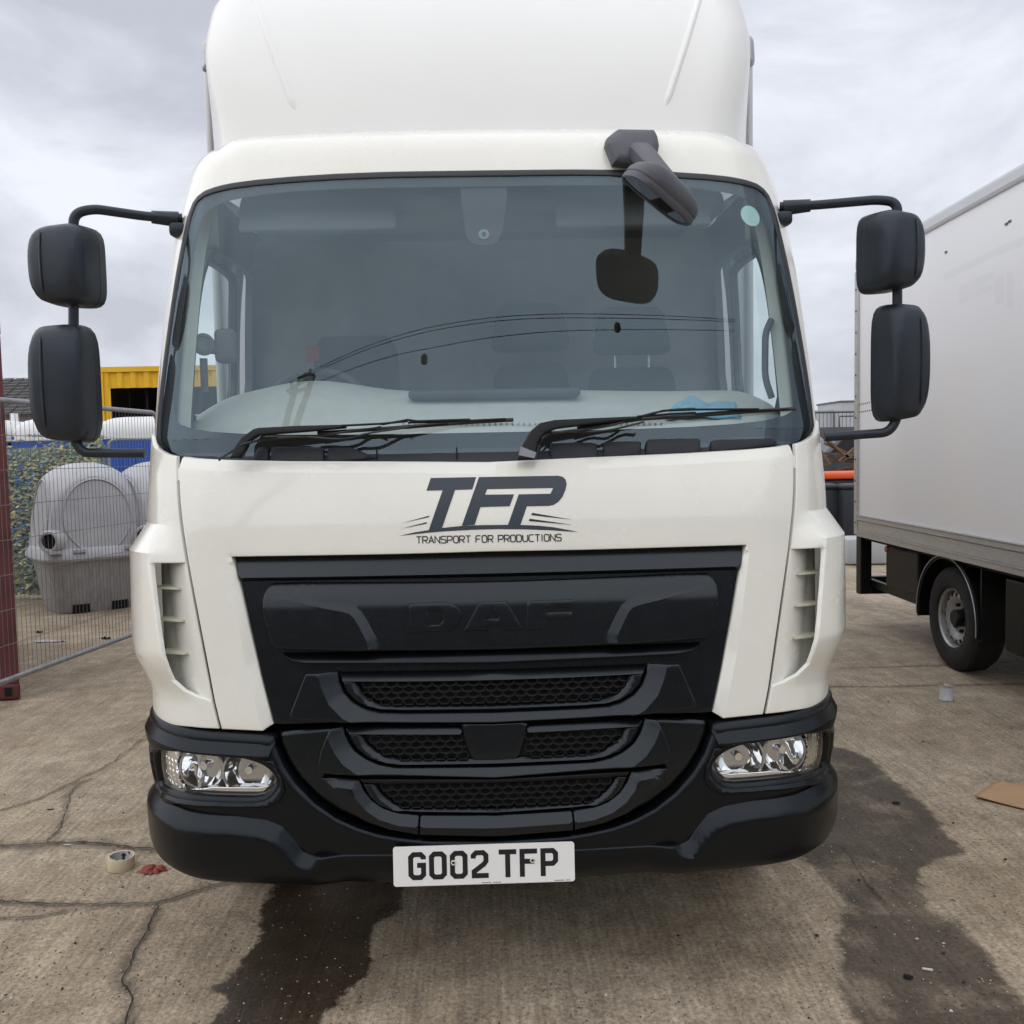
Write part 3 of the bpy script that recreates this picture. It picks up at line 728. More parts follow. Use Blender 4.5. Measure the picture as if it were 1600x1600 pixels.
# ================================================================== cab: windscreen, pillars, roof, doors, interior
M['trim'] = mat('pillar_trim_grey_green', (.55, .58, .51), rough=.7, var=.1, bump=.1)
M['dash'] = mat('dashboard_light_grey', (.54, .55, .50), rough=.72, var=.08, vscale=14, bump=.15, bscale=180)
M['dashdark'] = mat('dashboard_dark_slot', (.05, .055, .06), rough=.6)
M['doortrim'] = mat('door_trim_dark', (.10, .105, .11), rough=.75, var=.1)
M['liner'] = mat('roof_lining', (.13, .135, .135), rough=.9, var=.08)
M['rearwall'] = mat('cab_rear_wall', (.27, .275, .27), rough=.9, var=.12)
M['seat'] = mat('seat_fabric', (.022, .023, .027), rough=.95, var=.15)
M['steel'] = mat('polished_steel', (.7, .7, .72), rough=.18, metal=1)
M['frit'] = mat('windscreen_frit', (.006, .007, .010), rough=.5)
M['sensor'] = mat('sensor_housing', (.010, .007, .008), rough=.5)
M['sticker'] = mat('pale_green_sticker', (.42, .62, .55), rough=.6)
M['redbelt'] = mat('red_belt_buckle', (.30, .03, .02), rough=.6)
M['boxtop'] = mat('box_front_panel', (.66, .67, .70), rough=.3, var=.15, vscale=3.5, stretch=(6, 1, .6), coat=.2)

M['cowlblk'] = mat('cowl_plastic', (.016, .019, .026), rough=.45, var=.2, vscale=8, spec=.4)
ws_px = [(760, 266), (560, 269), (420, 278), (345, 289), (313, 301), (298, 322), (284, 382), (266, 490), (253, 590), (247, 650), (245, 688)]
WS = PX(ws_px); WSo = sym(WS + [(WS[-1][0], 1.585), (0, 1.575)])
WSo = [(s, v) for s, v in WSo]
def inset(p, t):
    P = np.array(ccw(p)); a = np.roll(P, -1, 0) - P; b = P - np.roll(P, 1, 0)
    a /= np.hypot(*a.T)[:, None]; b /= np.hypot(*b.T)[:, None]; m = np.stack([-(a + b)[:, 1], (a + b)[:, 0]], 1); m /= np.hypot(*m.T)[:, None]
    k = t / np.maximum(.5, (m * np.stack([-a[:, 1], a[:, 0]], 1)).sum(1))
    return [tuple(q) for q in P + m * k[:, None]]
WSo_r = chaikin(WSo, 1)
# white pillars, header and roof as one pressing with the windscreen opening
frame = [(-1.30, 1.56), (-1.30, 2.60), (-1.22, 2.72), (-1.20, 3.3), (1.20, 3.3), (1.22, 2.72), (1.30, 2.60), (1.30, 1.56)]
def roof_d(s, v):
    a = np.abs(s)                       # step beside the fairing seat: shoulders a little lower than the middle
    return -.020 * sstep((a - .93) / .035) * sstep((v - 2.66) / .05) - .012 * np.exp(-((a - .955) / .02) ** 2) * sstep((v - 2.62) / .08)
cabf = panel('cab_frame', frame, M['white'], T, d=-.006, thick=.03, grid=.024, holes=[WSo_r], dfun=roof_d, bev=.0)
def ws_d(s, v): return -.055 * sstep((1.69 - v) / .08)
seal = panel('windscreen_seal', WSo_r, M['rubber'], T, d=.004, dfun=ws_d, thick=.02, grid=.02, bev=.006, bh=.006, holes=[inset(WSo_r, .024)])
ws_in = inset(WSo_r, .020)
WSN = None
screen = panel('windscreen', ws_in, M['glass'], T, d=.0, thick=0, grid=.04, sharp=None, dfun=ws_d)
_me = screen.data; _co = np.zeros(len(_me.vertices) * 3); _me.vertices.foreach_get('co', _co); _co = _co.reshape(-1, 3)
def ws_normal(p):
    v = p[2]; s = p[0]
    for _ in range(4): s += (p[0] - S(s, v)[0])
    a = S(s + .02, v) - S(s - .02, v); b = S(s, v + .02) - S(s, v - .02); n_ = np.cross(a, b); return tuple(n_ / np.linalg.norm(n_))
_me.normals_split_custom_set_from_vertices([ws_normal(p) for p in _co])
fr_px = [(760, 291), (560, 293), (430, 300), (360, 312), (329, 324), (313, 340), (303, 380), (288, 460), (276, 545), (268, 620), (270, 650), (283, 667), (347, 677), (480, 680), (760, 676)]
frit_in = chaikin(sym(PX(fr_px)), 1)
panel('frit_border', inset(WSo_r, .010), M['frit'], screen, d=-.005, thick=0, grid=.04, holes=[frit_in], dfun=ws_d)
panel('sensor_cover', [q for q in PX([(719, 286), (793, 284), (791, 320), (785, 362), (776, 378), (765, 382), (748, 382), (736, 378), (728, 366), (722, 325)])], M['sensor'], screen, d=-.010, thick=.01, grid=.03)
sc0 = sv(756, 365)
def disc(name, px, py, r, d, mt, par, n=20, inner=None):
    s0, v0 = sv(px, py)
    P = [(s0 + r * math.cos(2 * math.pi * k / n), v0 + r * math.sin(2 * math.pi * k / n)) for k in range(n)]
    return panel(name, P, mt, par, d=d, thick=.002, grid=.03)
M['eye'] = mat('sensor_ring', (.16, .20, .20), rough=.4)
disc('sensor_eye', 756, 365, .017, -.0065, M['eye'], screen); disc('sensor_pupil', 756, 365, .007, -.004, M['sensor'], screen)
disc('windscreen_sticker', 1174.5, 336.5, .036, -.0055, M['sticker'], screen, 28)

# ---- cowl below the glass and its two covers
cw_half = PX([(760, 692), (560, 692), (400, 690), (320, 688), (272, 690), (259, 700)]) + [(PX([(259, 704)])[0][0], 1.562), (0, 1.556)]
cowl = panel('cowl', sym(cw_half), M['cowlblk'], T, d=-.030, thick=.03, grid=.03, bev=.004, bh=.004, dfun=lambda s, v: -.012 * np.clip((v - 1.60) / .04, 0, 1))
for q in (((420, 696), (502, 698), (504, 724), (418, 723)), ((1012, 684), (1098, 682), (1100, 712), (1012, 714))):
    panel('cowl_cover', PX(q), M['cowlblk'], cowl, d=-.021, thick=.04, grid=.02, bev=.008, bh=.008)
for q in (((395, 697), (415, 697), (415, 722), (393, 721)), ((508, 698), (545, 698), (585, 716), (508, 724)), ((860, 690), (935, 690), (938, 722), (862, 722)), ((945, 688), (1005, 685), (1005, 712), (945, 716)), ((1115, 684), (1215, 680), (1225, 694), (1115, 708))):
    panel('cowl_rib', PX(q), M['cowlblk'], cowl, d=-.025, thick=.03, grid=.02, bev=.006, bh=.006)
for xx in (585, 712):
    panel('cowl_joint', PX([(xx, 694), (xx + 2, 694), (xx + 2, 719), (xx, 719)]), M['void'], cowl, d=-.029, thick=.002, grid=.03)

# ---- wipers
M['collar'] = mat('grey_collar', (.22, .23, .26), rough=.45)
def wiper(arm, blade, ferr):
    w = panel('wiper_arm', arm['poly'], M['blackdull'], T, d=.052, thick=.016, grid=.02, bev=.006, bh=.006)
    def path(pts, d): return [S(*sv(x, y), dd) for (x, y), dd in zip(pts, d)]
    MB().tube(path(blade['pts'], blade['d']), .0065, 6).build('wiper_blade', M['rubber'], w)
    for (a, b) in blade['fr']:
        MB().tube(path(a, b), .0035, 5).build('blade_frame', M['blackdull'], w)
    for h in arm['hose']:
        MB().tube([S(*sv(x, y), .045 + .01 * math.sin(i)) for i, (x, y) in enumerate(chaikin(h, 2, False))], .0034, 6).build('washer_hose', M['rubber'], w)
    if ferr: panel('arm_collar', PX(ferr), M['collar'], w, d=.055, thick=.012, grid=.02)
wiper({'poly': PX([(368, 716), (376, 698), (386, 684), (404, 671), (412, 669), (470, 666), (545, 664), (545, 670), (480, 676), (412, 681), (398, 690), (386, 716)]),
       'hose': [[(352, 719), (375, 700), (405, 689), (450, 684), (500, 683), (560, 673), (600, 668)], [(420, 683), (480, 682), (540, 688), (575, 678), (640, 668)]]},
      {'pts': [(500, 677), (560, 673), (640, 667), (720, 661), (802, 656)], 'd': [.030, .022, .018, .016, .014],
       'fr': [([(540, 666), (600, 663), (640, 659)], [.055, .052, .048]), ([(600, 664), (640, 657), (655, 659), (735, 656)], [.045, .05, .046, .028]), ([(640, 661), (690, 660), (790, 655)], [.04, .034, .022]), ([(560, 673), (640, 669), (700, 663)], [.03, .036, .026])]}, None)
wiper({'poly': PX([(808, 719), (816, 696), (828, 674), (842, 662), (864, 657), (930, 654), (998, 651), (998, 656), (930, 663), (868, 671), (850, 677), (840, 690), (833, 718)]),
       'hose': [[(835, 716), (842, 690), (852, 679), (880, 674), (930, 670), (965, 662), (1000, 650), (1040, 641), (1080, 640)], [(860, 676), (920, 676), (960, 671), (1000, 660)]]},
      {'pts': [(900, 670), (1000, 655), (1080, 650), (1160, 644), (1237, 639)], 'd': [.030, .022, .018, .016, .014],
       'fr': [([(990, 652), (1040, 648), (1080, 646)], [.052, .05, .046]), ([(1000, 651), (1030, 643), (1080, 641), (1180, 640)], [.045, .05, .046, .028]), ([(1080, 648), (1130, 644), (1225, 640)], [.04, .034, .022])]},
      [(813, 698), (836, 707), (833, 716), (809, 711)])

# ---- doors (outer skin, trim, glass)
def sY(y, v): return -(y - float(pchip(v, VK[:, 0], VK[:, 2])) - C_END + S_END)
def SS(y, v): return (sY(y, v), v)
win = [SS(3.14, 1.70), SS(3.20, 1.98), SS(3.275, 2.24), SS(3.36, 2.35), SS(3.46, 2.39), SS(3.88, 2.40), SS(3.94, 2.36), SS(3.95, 1.70)]
winr = chaikin(win, 2)
for sg in (-1, 1):
    f = (lambda p: p) if sg < 0 else mir
    dout = [(-1.305, .80), (-1.305, 2.62), SS(3.9, 2.66), SS(4.06, 2.60), SS(4.06, .80)]
    door = panel('door', f(dout), M['white'], T, d=-.004, thick=.02, grid=.05, holes=[f(winr)])
    panel('window_seal', f(winr), M['rubber'], door, d=.0, thick=.03, grid=.03, holes=[f(inset(winr, .018))])
    panel('window_glass', f(inset(winr, .006)), M['sideglass'], door, d=-.02, thick=0, grid=.08)
    tr = [(-1.02, 1.50), (-1.02, 2.52), (-1.25, 2.56), SS(3.44, 2.40), SS(3.34, 2.37), SS(3.25, 2.25), SS(3.17, 1.98), SS(3.115, 1.66), SS(3.10, 1.50)]
    panel('pillar_trim', f(tr), M['trim'], T, d=-.055, thick=.03, grid=.04, bev=.012, bh=.01)
    dt = [SS(3.115, 1.20), SS(3.135, 1.66), SS(3.19, 1.98), SS(3.265, 2.24), SS(3.35, 2.37), SS(3.44, 2.405), (-1.28, 2.56), SS(4.04, 2.56), SS(4.04, 1.20)]
    panel('door_trim', f(dt), M['doortrim'], door, d=-.062, thick=.025, grid=.05, bev=.01, bh=.008, holes=[f(inset(winr, -.004))])
# grab handle on the nearside pillar
MB().tube(arcpath([at(1205, 500, 3.02), at(1196, 520, 3.0), at(1195, 590, 2.98), at(1206, 622, 2.97)], .05), .011, 8).build('grab_handle', M['doortrim'], T, sharp=60)

# ---- cab shell behind: rear wall, roof lining, floor
MB().box((0, 4.03, 1.72), (2.06, .03, 1.75)).build('rear_wall', M['rearwall'], T)
MB().box((0, 3.62, 2.56), (1.72, .80, .02)).build('roof_lining', M['liner'], T)
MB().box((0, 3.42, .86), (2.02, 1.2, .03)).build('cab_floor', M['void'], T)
V, F = rbox((0, 3.27, 2.47), (1.66, .26, .09), .04, 3); MB().add(V, F).build('header_shelf', M['liner'], T, sharp=40)
for xx in (-.55, .5):
    V, F = rbox((xx, 3.10, 2.43), (.52, .02, .13), .012, 2, rot=Matrix.Rotation(R(-22), 3, 'X')); MB().add(V, F).build('sun_visor', M['liner'], T, sharp=40)

# ---- dashboard: a moulded top that rises from the glass to its rear edge
def dash_z(x, t):
    hump = .060 * math.exp(-((x + .63) / .24) ** 2) + .012 * math.exp(-((x) / .5) ** 4)
    edge = -.05 * max(0, (abs(x) - .86) / .16) ** 2
    return 1.575 + (.262 + hump + edge) * sstep(t) ** .8
V = []; F = []; nx, ny = 72, 16
for j in range(ny + 1):
    t = j / ny
    for i in range(nx + 1):
        x = -1.02 + 2.04 * i / nx; yf = float(S(x, 1.60)[1]) + .05; V.append((x, yf + (3.32 - yf) * t, float(dash_z(x, t)) - (.006 if j == 9 else 0)))
for i in range(nx + 1): x = -1.02 + 2.04 * i / nx; V.append((x, 3.36, 1.30))
for j in range(ny + 1):
    for i in range(nx): a = j * (nx + 1) + i; F.append((a, a + 1, a + nx + 2, a + nx + 1))
dash = link('dashboard', mesh('dashboard', V, F, sharp=35), T, M['dash'])
def on_dash(px, py):                                   # point of the dash top seen at a pixel
    r = ray(px, py)
    for k in range(400):
        y = 2.75 + .6 * k / 400; p = CL + r * (y / r[1]); yf = float(S(p[0], 1.60)[1]) + .05
        t = (p[1] - yf) / (3.32 - yf)
        if 0 <= t <= 1 and p[2] <= dash_z(p[0], t): return p
    return CL + r * (3.3 / r[1])
a, b = on_dash(640, 622), on_dash(905, 621)
V, F = rbox((a + b) / 2 + np.array([0, -.01, .012]), (float(b[0] - a[0]), .10, .030), .012, 3); MB().add(V, F).build('dash_slot', M['dashdark'], dash, sharp=40)
for k in range(46):                                    # defroster grating along the foot of the glass
    x = -.28 + k * .019; p = on_dash(760 + x * 510, 664)
    if k == 0: mb = MB()
    mb.box((x, p[1], p[2] + .004), (.004, .03, .006))
mb.build('defroster_grating', M['alu'], dash)
# steering wheel on the offside
sw_c = Vector(at(493, 655, 3.50)); q = Matrix.Rotation(R(-28), 4, 'X'); Mx = Matrix.Translation(sw_c) @ q
V = []; F = []; n1, n2 = 48, 8
for i in range(n1):
    for j in range(n2):
        a = 2 * math.pi * i / n1; b = 2 * math.pi * j / n2; rr = .215 + .015 * math.cos(b); V.append(Mx @ Vector((rr * math.cos(a), .015 * math.sin(b), rr * math.sin(a))))
for i in range(n1):
    for j in range(n2): F.append((i * n2 + j, ((i + 1) % n1) * n2 + j, ((i + 1) % n1) * n2 + (j + 1) % n2, i * n2 + (j + 1) % n2))
sw = link('steering_wheel', mesh('steering_wheel', V, F, sharp=60), T, M['doortrim'])
mb = MB().lathe([(0, .03), (.06, .025), (.075, 0), (.07, -.03)], Mx @ Matrix.Rotation(R(-90), 4, 'X'), 24); mb.build('wheel_hub', M['doortrim'], sw, sharp=40)
for a in (200, 340, 270): MB().tube([Mx @ Vector((.05 * math.cos(R(a)), 0, .05 * math.sin(R(a)))), Mx @ Vector((.21 * math.cos(R(a)), 0, .21 * math.sin(R(a))))], .014, 8).build('wheel_spoke', M['doortrim'], sw)
# seats
def seat(cx, w, ztop, head, y=3.78, posts=False):
    s = MB(); V, F = rbox((cx, y, 1.55 + (ztop - 1.9) * .5), (w, .14, .75 + (ztop - 1.9)), .06, 4, rot=Matrix.Rotation(R(-8), 3, 'X'), taper=lambda p: Vector((p.x * (1 - .25 * max(0, p.z / .4)), p.y, p.z)))
    st = MB().add(V, F).build('seat', M['seat'], T, sharp=50)
    V, F = rbox((cx, y - .25, 1.20), (w, .5, .16), .06, 3); MB().add(V, F).build('seat_cushion', M['seat'], st, sharp=50)
    if head:
        V, F = rbox((cx, y + .02, ztop + .17), (head, .10, .20), .045, 4, taper=lambda p: Vector((p.x * (1 - .15 * p.z / .1), p.y, p.z))); MB().add(V, F).build('headrest', M['seat'], st, sharp=50)
        for dx in ((-.07, .07) if posts else ()): MB().tube([(cx + dx, y + .02, ztop - .05), (cx + dx, y + .02, ztop + .12)], .0045, 8).build('headrest_post', M['steel'], st, sharp=60)
seat(float(at(552, 500, 3.78)[0]), .46, 2.10, .0); seat(float(at(829, 520, 3.78)[0]), .40, 1.97, .30); seat(float(at(988, 520, 3.78)[0]), .46, 1.95, .30, posts=True)
MB().box(at(490, 553, 3.7), (.05, .03, .06)).build('belt_buckle', M['redbelt'], T)
# camera and phone holder on the offside pillar
Y0_ = 3.04
c = Vector(at(318, 538, Y0_)); Mx = Matrix.Translation(c) @ Vector((0.1, -1, .05)).to_track_quat('Z', 'Y').to_matrix().to_4x4()
hold = MB().lathe([(0, -.03), (.030, -.03), (.036, -.01), (.036, .006), (.027, .010), (.026, .004)], Mx, 28).build('dash_camera', M['doortrim'], T, sharp=40)
MB().lathe([(.026, .004), (.018, .006), (.010, .002), (0, .003)], Mx, 24).build('camera_lens', M['rubberlens'] if 'rubberlens' in M else M['liner'], hold, sharp=40)
V, F = rbox(at(353, 541, Y0_ + .05), (.072, .05, .115), .02, 3); MB().add(V, F).build('phone_holder', M['doortrim'], T, sharp=40)
MB().tube([at(318, 560, Y0_ + .03), at(320, 612, Y0_ + .05)], .013, 8).build('holder_stand', M['doortrim'], T, sharp=60)
MB().tube([at(325, 545, Y0_ + .03), at(350, 548, Y0_ + .05)], .016, 8).build('holder_arm', M['doortrim'], T, sharp=60)

# ================================================================== roof fairing
V = []; rows = []
NF, NC, NS = 44, 12, 10
def frow(t):
    z = 2.690 + .90 * t; yf = 3.150 + .17 * t + .36 * t ** 2.2
    xf = .895 + .10 * sstep(t / .60); wr = 1.185 - .02 * t
    e = max(0, (t - .70) / .30); yf += .22 * e ** 3; k = 1 - .11 * e ** 2.4
    return z - .03 * e ** 4, yf, xf * k, wr * k
def plan(t):
    z, yf, xf, wr = frow(t); P = []
    A = np.array([xf - .17, yf + .050]); C = np.array([xf, yf + .062]); E = np.array([max(wr, xf + .004), 4.13])
    dr = (E - C) / np.hypot(*(E - C)); B = C + dr * .15
    for k in range(NF): x = A[0] * k / NF; P.append((x, yf + .050 * (x / A[0]) ** 2))
    for k in range(NC): q = k / NC; p = A * (1 - q) ** 2 + C * 2 * q * (1 - q) + B * q * q; P.append(tuple(p))
    for k in range(NS + 1): p = B + (E - B) * k / NS; P.append(tuple(p))
    return z, P
NT = 46; ts = [i / NT for i in range(NT + 1)]
rib_a, rib_b = at(467, 184, 3.27), at(402, 0, 3.62)
for t in ts:
    z, P = plan(t); full = [(-x, y) for x, y in P[:0:-1]] + P
    row = []
    for x, y in full:
        yy = y
        row.append((x, yy, z - .022 * (x / 1.1) ** 2))
    rows.append(row)
n = len(rows[0]); V = [p for r in rows for p in r]; F = []
for j in range(len(rows) - 1):
    for i in range(n - 1): F.append((j * n + i, j * n + i + 1, (j + 1) * n + i + 1, (j + 1) * n + i))
k0 = len(V); V += [(x, 4.13, 3.62) for x, y, z in rows[-1]]
for i in range(n - 1): F.append(((len(rows) - 1) * n + i, (len(rows) - 1) * n + i + 1, k0 + i + 1, k0 + i))
fairing = link('roof_fairing', mesh('roof_fairing', V, F, sharp=50), T, M['fairing'])
def fair_y(x, z):
    zz = z + .022 * (x / 1.1) ** 2; t = min(1, max(0, (zz - 2.690) / .90)); _, yf, xf, wr = frow(t); return yf + .050 * (x / (xf - .17)) ** 2
for sg in (-1, 1):                                   # pressed rib either side of the face
    V = []; F = []; nk, nc = 40, 8
    for k in range(nk + 1):
        u = k / nk; zc = rib_a[2] + (rib_b[2] - rib_a[2]) * u * .92; xc = sg * abs(rib_a[0] + (rib_b[0] - rib_a[0]) * u * .92)
        w_ = .019 * min(1, (u + .02) * 14) ** .5
        for c_ in range(nc + 1):
            q = -1 + 2 * c_ / nc; x = xc + q * w_; V.append((x, fair_y(x, zc) + .004 - .0125 * math.cos(q * math.pi / 2) ** 1.3 * min(1, u * 12 + .15), zc))
    for k in range(nk):
        for c_ in range(nc): a = k * (nc + 1) + c_; F.append((a, a + 1, a + nc + 2, a + nc + 1))
    link('fairing_rib', mesh('fairing_rib', V, F, smooth=True), fairing, M['fairing'])
for sg in (-1, 1):
    V, F = rbox((sg * 1.03, 3.5, 2.68), (.024, .04, .024), .008, 2); MB().add(V, F).build('marker_lamp', M['alu'], T, sharp=40)

# ================================================================== cargo box behind the cab
V, F = rbox((0, 7.29, 2.24), (2.50, 6.0, 2.62), .03, 3); cargo = MB().add(V, F).build('cargo_box', M['boxtop'], T, sharp=40)
for sg in (-1, 1):
    V, F = rbox((sg * 1.236, 4.295, 2.18), (.036, .07, 2.50), .018, 3); MB().add(V, F).build('corner_capping', M['boxgrp'], cargo, sharp=40)
    V, F = rbox((sg * 1.225, 4.31, 3.44), (.075, .14, .15), .035, 4, taper=lambda p: Vector((p.x * (1 - .3 * max(0, p.z / .1)), p.y, p.z))); MB().add(V, F).build('corner_casting', M['alu'], cargo, sharp=40)
V, F = rbox((0, 4.29, 3.53), (2.4, .06, .06), .02, 2); MB().add(V, F).build('top_rail', M['alu'], cargo, sharp=40)

# ================================================================== chassis, wheels
for sg in (-1, 1): MB().box((sg * .42, 6.4, .80), (.08, 7.0, .22)).build('chassis_rail', M['blackdull'], T)
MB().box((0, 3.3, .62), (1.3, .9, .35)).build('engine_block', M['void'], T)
MB().box((0, 3.42, .41), (1.62, 1.5, .03)).build('under_shade_plate', M['void'], T)  # unseen sheet added to block light and deepen the shadow below
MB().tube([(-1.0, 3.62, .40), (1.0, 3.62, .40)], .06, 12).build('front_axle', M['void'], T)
M['tyre'] = mat('tyre_rubber', (.014, .014, .015), rough=.75, var=.25, vscale=20, bump=.3, bscale=90)
M['rim'] = mat('steel_rim_silver', (.42, .42, .42), rough=.42, metal=.6, var=.25, vscale=18, rvar=.1)
def wheel(parent, c, R_, w, rim_r, side, full=False, name='wheel'):
    """axis along local X; side=+1 outer face towards +X"""
    Mx = Matrix.Translation(Vector(c)) @ Matrix.Rotation(R(90) * side, 4, 'Y')
    if parent is not None and full: Mx = parent['mx_'] if False else Mx
    h = w / 2
    prof = [(rim_r, h * .80), (rim_r + .012, h * .95), (rim_r + .035, h * 1.02), (R_ - .055, h), (R_ - .022, h * .92), (R_ - .006, h * .74), (R_, h * .6), (R_, -h * .6), (R_ - .006, -h * .74), (R_ - .03, -h), (rim_r, -h * .8)]
    ty = MB().lathe(prof, Mx, 56).build('tyre', M['tyre'], parent, sharp=35)
    return Mx
for sg in (-1, 1):
    wh = link('wheel', None, T)
    Mx = wheel(wh, (sg * .93, 3.62, .40), .40, .22, .23, sg)
    MB().lathe([(.23, .09), (.215, .10), (.20, .05), (.12, .03), (.10, .06), (0, .06)], Mx, 36).build('rim', M['rim'], wh, sharp=35)
    V, F = rbox((sg * .93, 3.62, .86), (.30, 1.02, .05), .02, 2); MB().add(V, F).build('wheel_arch', M['blackdull'], T, sharp=40)
    wh = link('wheel', None, T)
    Mx = wheel(wh, (sg * .90, 7.6, .40), .40, .40, .23, sg)
    MB().lathe([(.23, .16), (.215, .17), (.20, .05), (.12, .03), (.10, .06), (0, .06)], Mx, 36).build('rim', M['rim'], wh, sharp=35)

# ================================================================== door mirrors
def housing(c, w, h, dp, yaw, name, par, slope=1):
    rot = Matrix.Rotation(R(yaw), 3, 'Z')
    def tp(p):
        k = 1 - .10 * max(0, -p.y / dp + .5) ** 2               # front narrower than the glass side
        z = p.z * k; x = p.x * k
        z *= 1 - .05 * abs(x / (w / 2)) ** 2
        return Vector((x, p.y, z))
    n = 48; V = []; F = []
    sec = [(-.50, .30, 3.2), (-.495, .62, 3.4), (-.47, .78, 3.6), (-.42, .865, 3.9), (-.33, .925, 4.2), (-.20, .962, 4.5), (0, .985, 4.8), (.20, 1.0, 5), (.235, 1.0, 5), (.245, .985, 5), (.265, .985, 5), (.275, 1.0, 5), (.45, 1.0, 5), (.50, .985, 5), (.50, .93, 5), (.47, .92, 5), (.47, .0, 5)]
    for ys, k, ex_ in sec:
        for i in range(n):
            a = 2 * math.pi * i / n; cs, sn = math.cos(a), math.sin(a); q_ = (abs(cs) ** ex_ + abs(sn) ** ex_) ** (-1 / ex_)
            xx, zz = cs * q_ * w / 2 * k, sn * q_ * h / 2 * (1 - (1 - k) * .75)
            zz += -.018 * (xx / w) * (1 if zz < 0 else -.4) * slope - (.012 if zz > 0 else 0) * max(0, abs(xx) / (w / 2) - .6)
            yy = ys * dp + (.012 * (abs(zz) / (h / 2)) ** 2 if ys < -.3 else 0)
            V.append(rot @ Vector((xx, yy, zz)) + Vector(c))
    m_ = len(sec)
    for j in range(m_ - 1):
        for i in range(n): F.append((j * n + i, j * n + (i + 1) % n, (j + 1) * n + (i + 1) % n, (j + 1) * n + i))
    F.append(tuple(reversed(range(n))))
    o = MB().add(V, F).build(name, M['mirrorblk'], par, sharp=32)
    V = []
    for i in range(n):
        a = 2 * math.pi * i / n; cs, sn = math.cos(a), math.sin(a); q_ = (abs(cs) ** 5 + abs(sn) ** 5) ** -.2
        V.append(rot @ Vector((cs * q_ * w * .455, dp * .474, sn * q_ * h * .465)) + Vector(c))
    link('mirror_glass', mesh('mirror_glass', V, [tuple(range(n))]), o, M['chrome'])
    # upright moulding line where the arm passes
    MB().tube([rot @ Vector((slope * w * -.16, -dp * (.50 - .05 * abs(t) ** 3), t * h * .40)) + Vector(c) for t in np.linspace(-1, 1, 13)], [.004 * (1.05 - abs(t) ** 4) for t in np.linspace(-1, 1, 13)], 6).build('moulding_ridge', M['mirrorblk'], o, sharp=60)
    return o
Ym = 2.97
for sg, up, lo, arm_o, stemx in ((-1, (101, 415, .200, .250, .14, -14), (98, 599, .194, .374, .12, -9), (279, 343), 115), (1, (1395, 393, .168, .252, .15, 22), (1410, 566, .155, .378, .12, 18), (1224, 325), 1402)):
    ya = 330 if sg < 0 else 312
    grp = MB().tube(arcpath([at(arm_o[0] - 6 * sg, arm_o[1] - 2, 3.10), at(arm_o[0] + 45 * sg * -1 * -1, arm_o[1] - 4, 3.07), at(stemx + (30 if sg < 0 else -30), ya + (-4 if sg < 0 else 0), Ym + .02), at(stemx, ya + 4, Ym), at(stemx, ya + 40, Ym), at(stemx, 600, Ym), at(stemx, 686 if sg < 0 else 655, Ym), at(stemx + (14 if sg < 0 else -14), 708 if sg < 0 else 676, Ym), at(226 if sg < 0 else 1288, 708 if sg < 0 else 683, 3.0)], .07, 8), .0155, 12).build('mirror_arm', M['mirrorblk'], T, sharp=60)
    p0, p1 = Vector(at(arm_o[0], arm_o[1], 3.10)), Vector(at(arm_o[0] + 42 * sg, arm_o[1] - (4 if sg < 0 else 4), 3.08))
    MB().tube([p0, p1], [.026, .021], 12).build('arm_sleeve', M['mirrorblk'], grp, sharp=50)
    V, F = rbox(at(arm_o[0] - 2 * sg * -1 * .0, arm_o[1] + 17, 3.10), (.05, .06, .045), .012, 2); MB().add(V, F).build('arm_bracket', M['mirrorblk'], grp, sharp=40)
    housing(at(up[0], up[1], Ym - .0), *up[2:], 'wide_angle_mirror', T, -sg)
    housing(at(lo[0], lo[1], Ym - .0), *lo[2:], 'main_mirror', T, -sg)

# ---- front-view mirror over the windscreen
Mx = None
c = Vector(at(990, 229, 3.02))
fm = panel('front_mirror_base', PX([(966, 199), (1024, 200), (1030, 210), (1033, 226), (1028, 246), (1026, 252), (1000, 257), (960, 252), (948, 222), (950, 212)], .05), M['greyplas'], T, d=.055, thick=.09, grid=.012, bev=.03, bh=.035)
M['darkmirror'] = mat('mirror_face', (.12, .125, .13), rough=.03, metal=1.0)
a, b = Vector(at(1003, 240, 2.955)), Vector((.5103, 2.6827, 2.3543)) + Vector((.5914, -.1306, .7957)) * .05
def loft_box(path, sizes, mt, name, par, up=Vector((0, 0, 1))):
    V = []; F = []; n = 12
    for i, (p, (w, h)) in enumerate(zip(path, sizes)):
        p = Vector(p); t = (Vector(path[min(i + 1, len(path) - 1)]) - Vector(path[max(i - 1, 0)])).normalized(); sx = t.cross(up).normalized(); sy = sx.cross(t)
        for k in range(n):
            a_ = 2 * math.pi * k / n; cs, sn = math.cos(a_), math.sin(a_); r_ = (abs(cs) ** 3.2 + abs(sn) ** 3.2) ** (-1 / 3.2)
            V.append(p + sx * (cs * r_ * w / 2) + sy * (sn * r_ * h / 2))
    m = len(path)
    for i in range(m - 1):
        for k in range(n): F.append((i * n + k, i * n + (k + 1) % n, (i + 1) * n + (k + 1) % n, (i + 1) * n + k))
    F += [tuple(reversed(range(n))), tuple((m - 1) * n + k for k in range(n))]
    return link(name, mesh(name, V, F, sharp=40), par, mt)
loft_box([a + Vector((0, .06, .02)), a, a.lerp(b, .5), b, b + (b - a) * .15], [(.08, .07), (.075, .065), (.065, .055), (.056, .046), (.045, .035)], M['greyplas'], 'front_mirror_arm', fm)
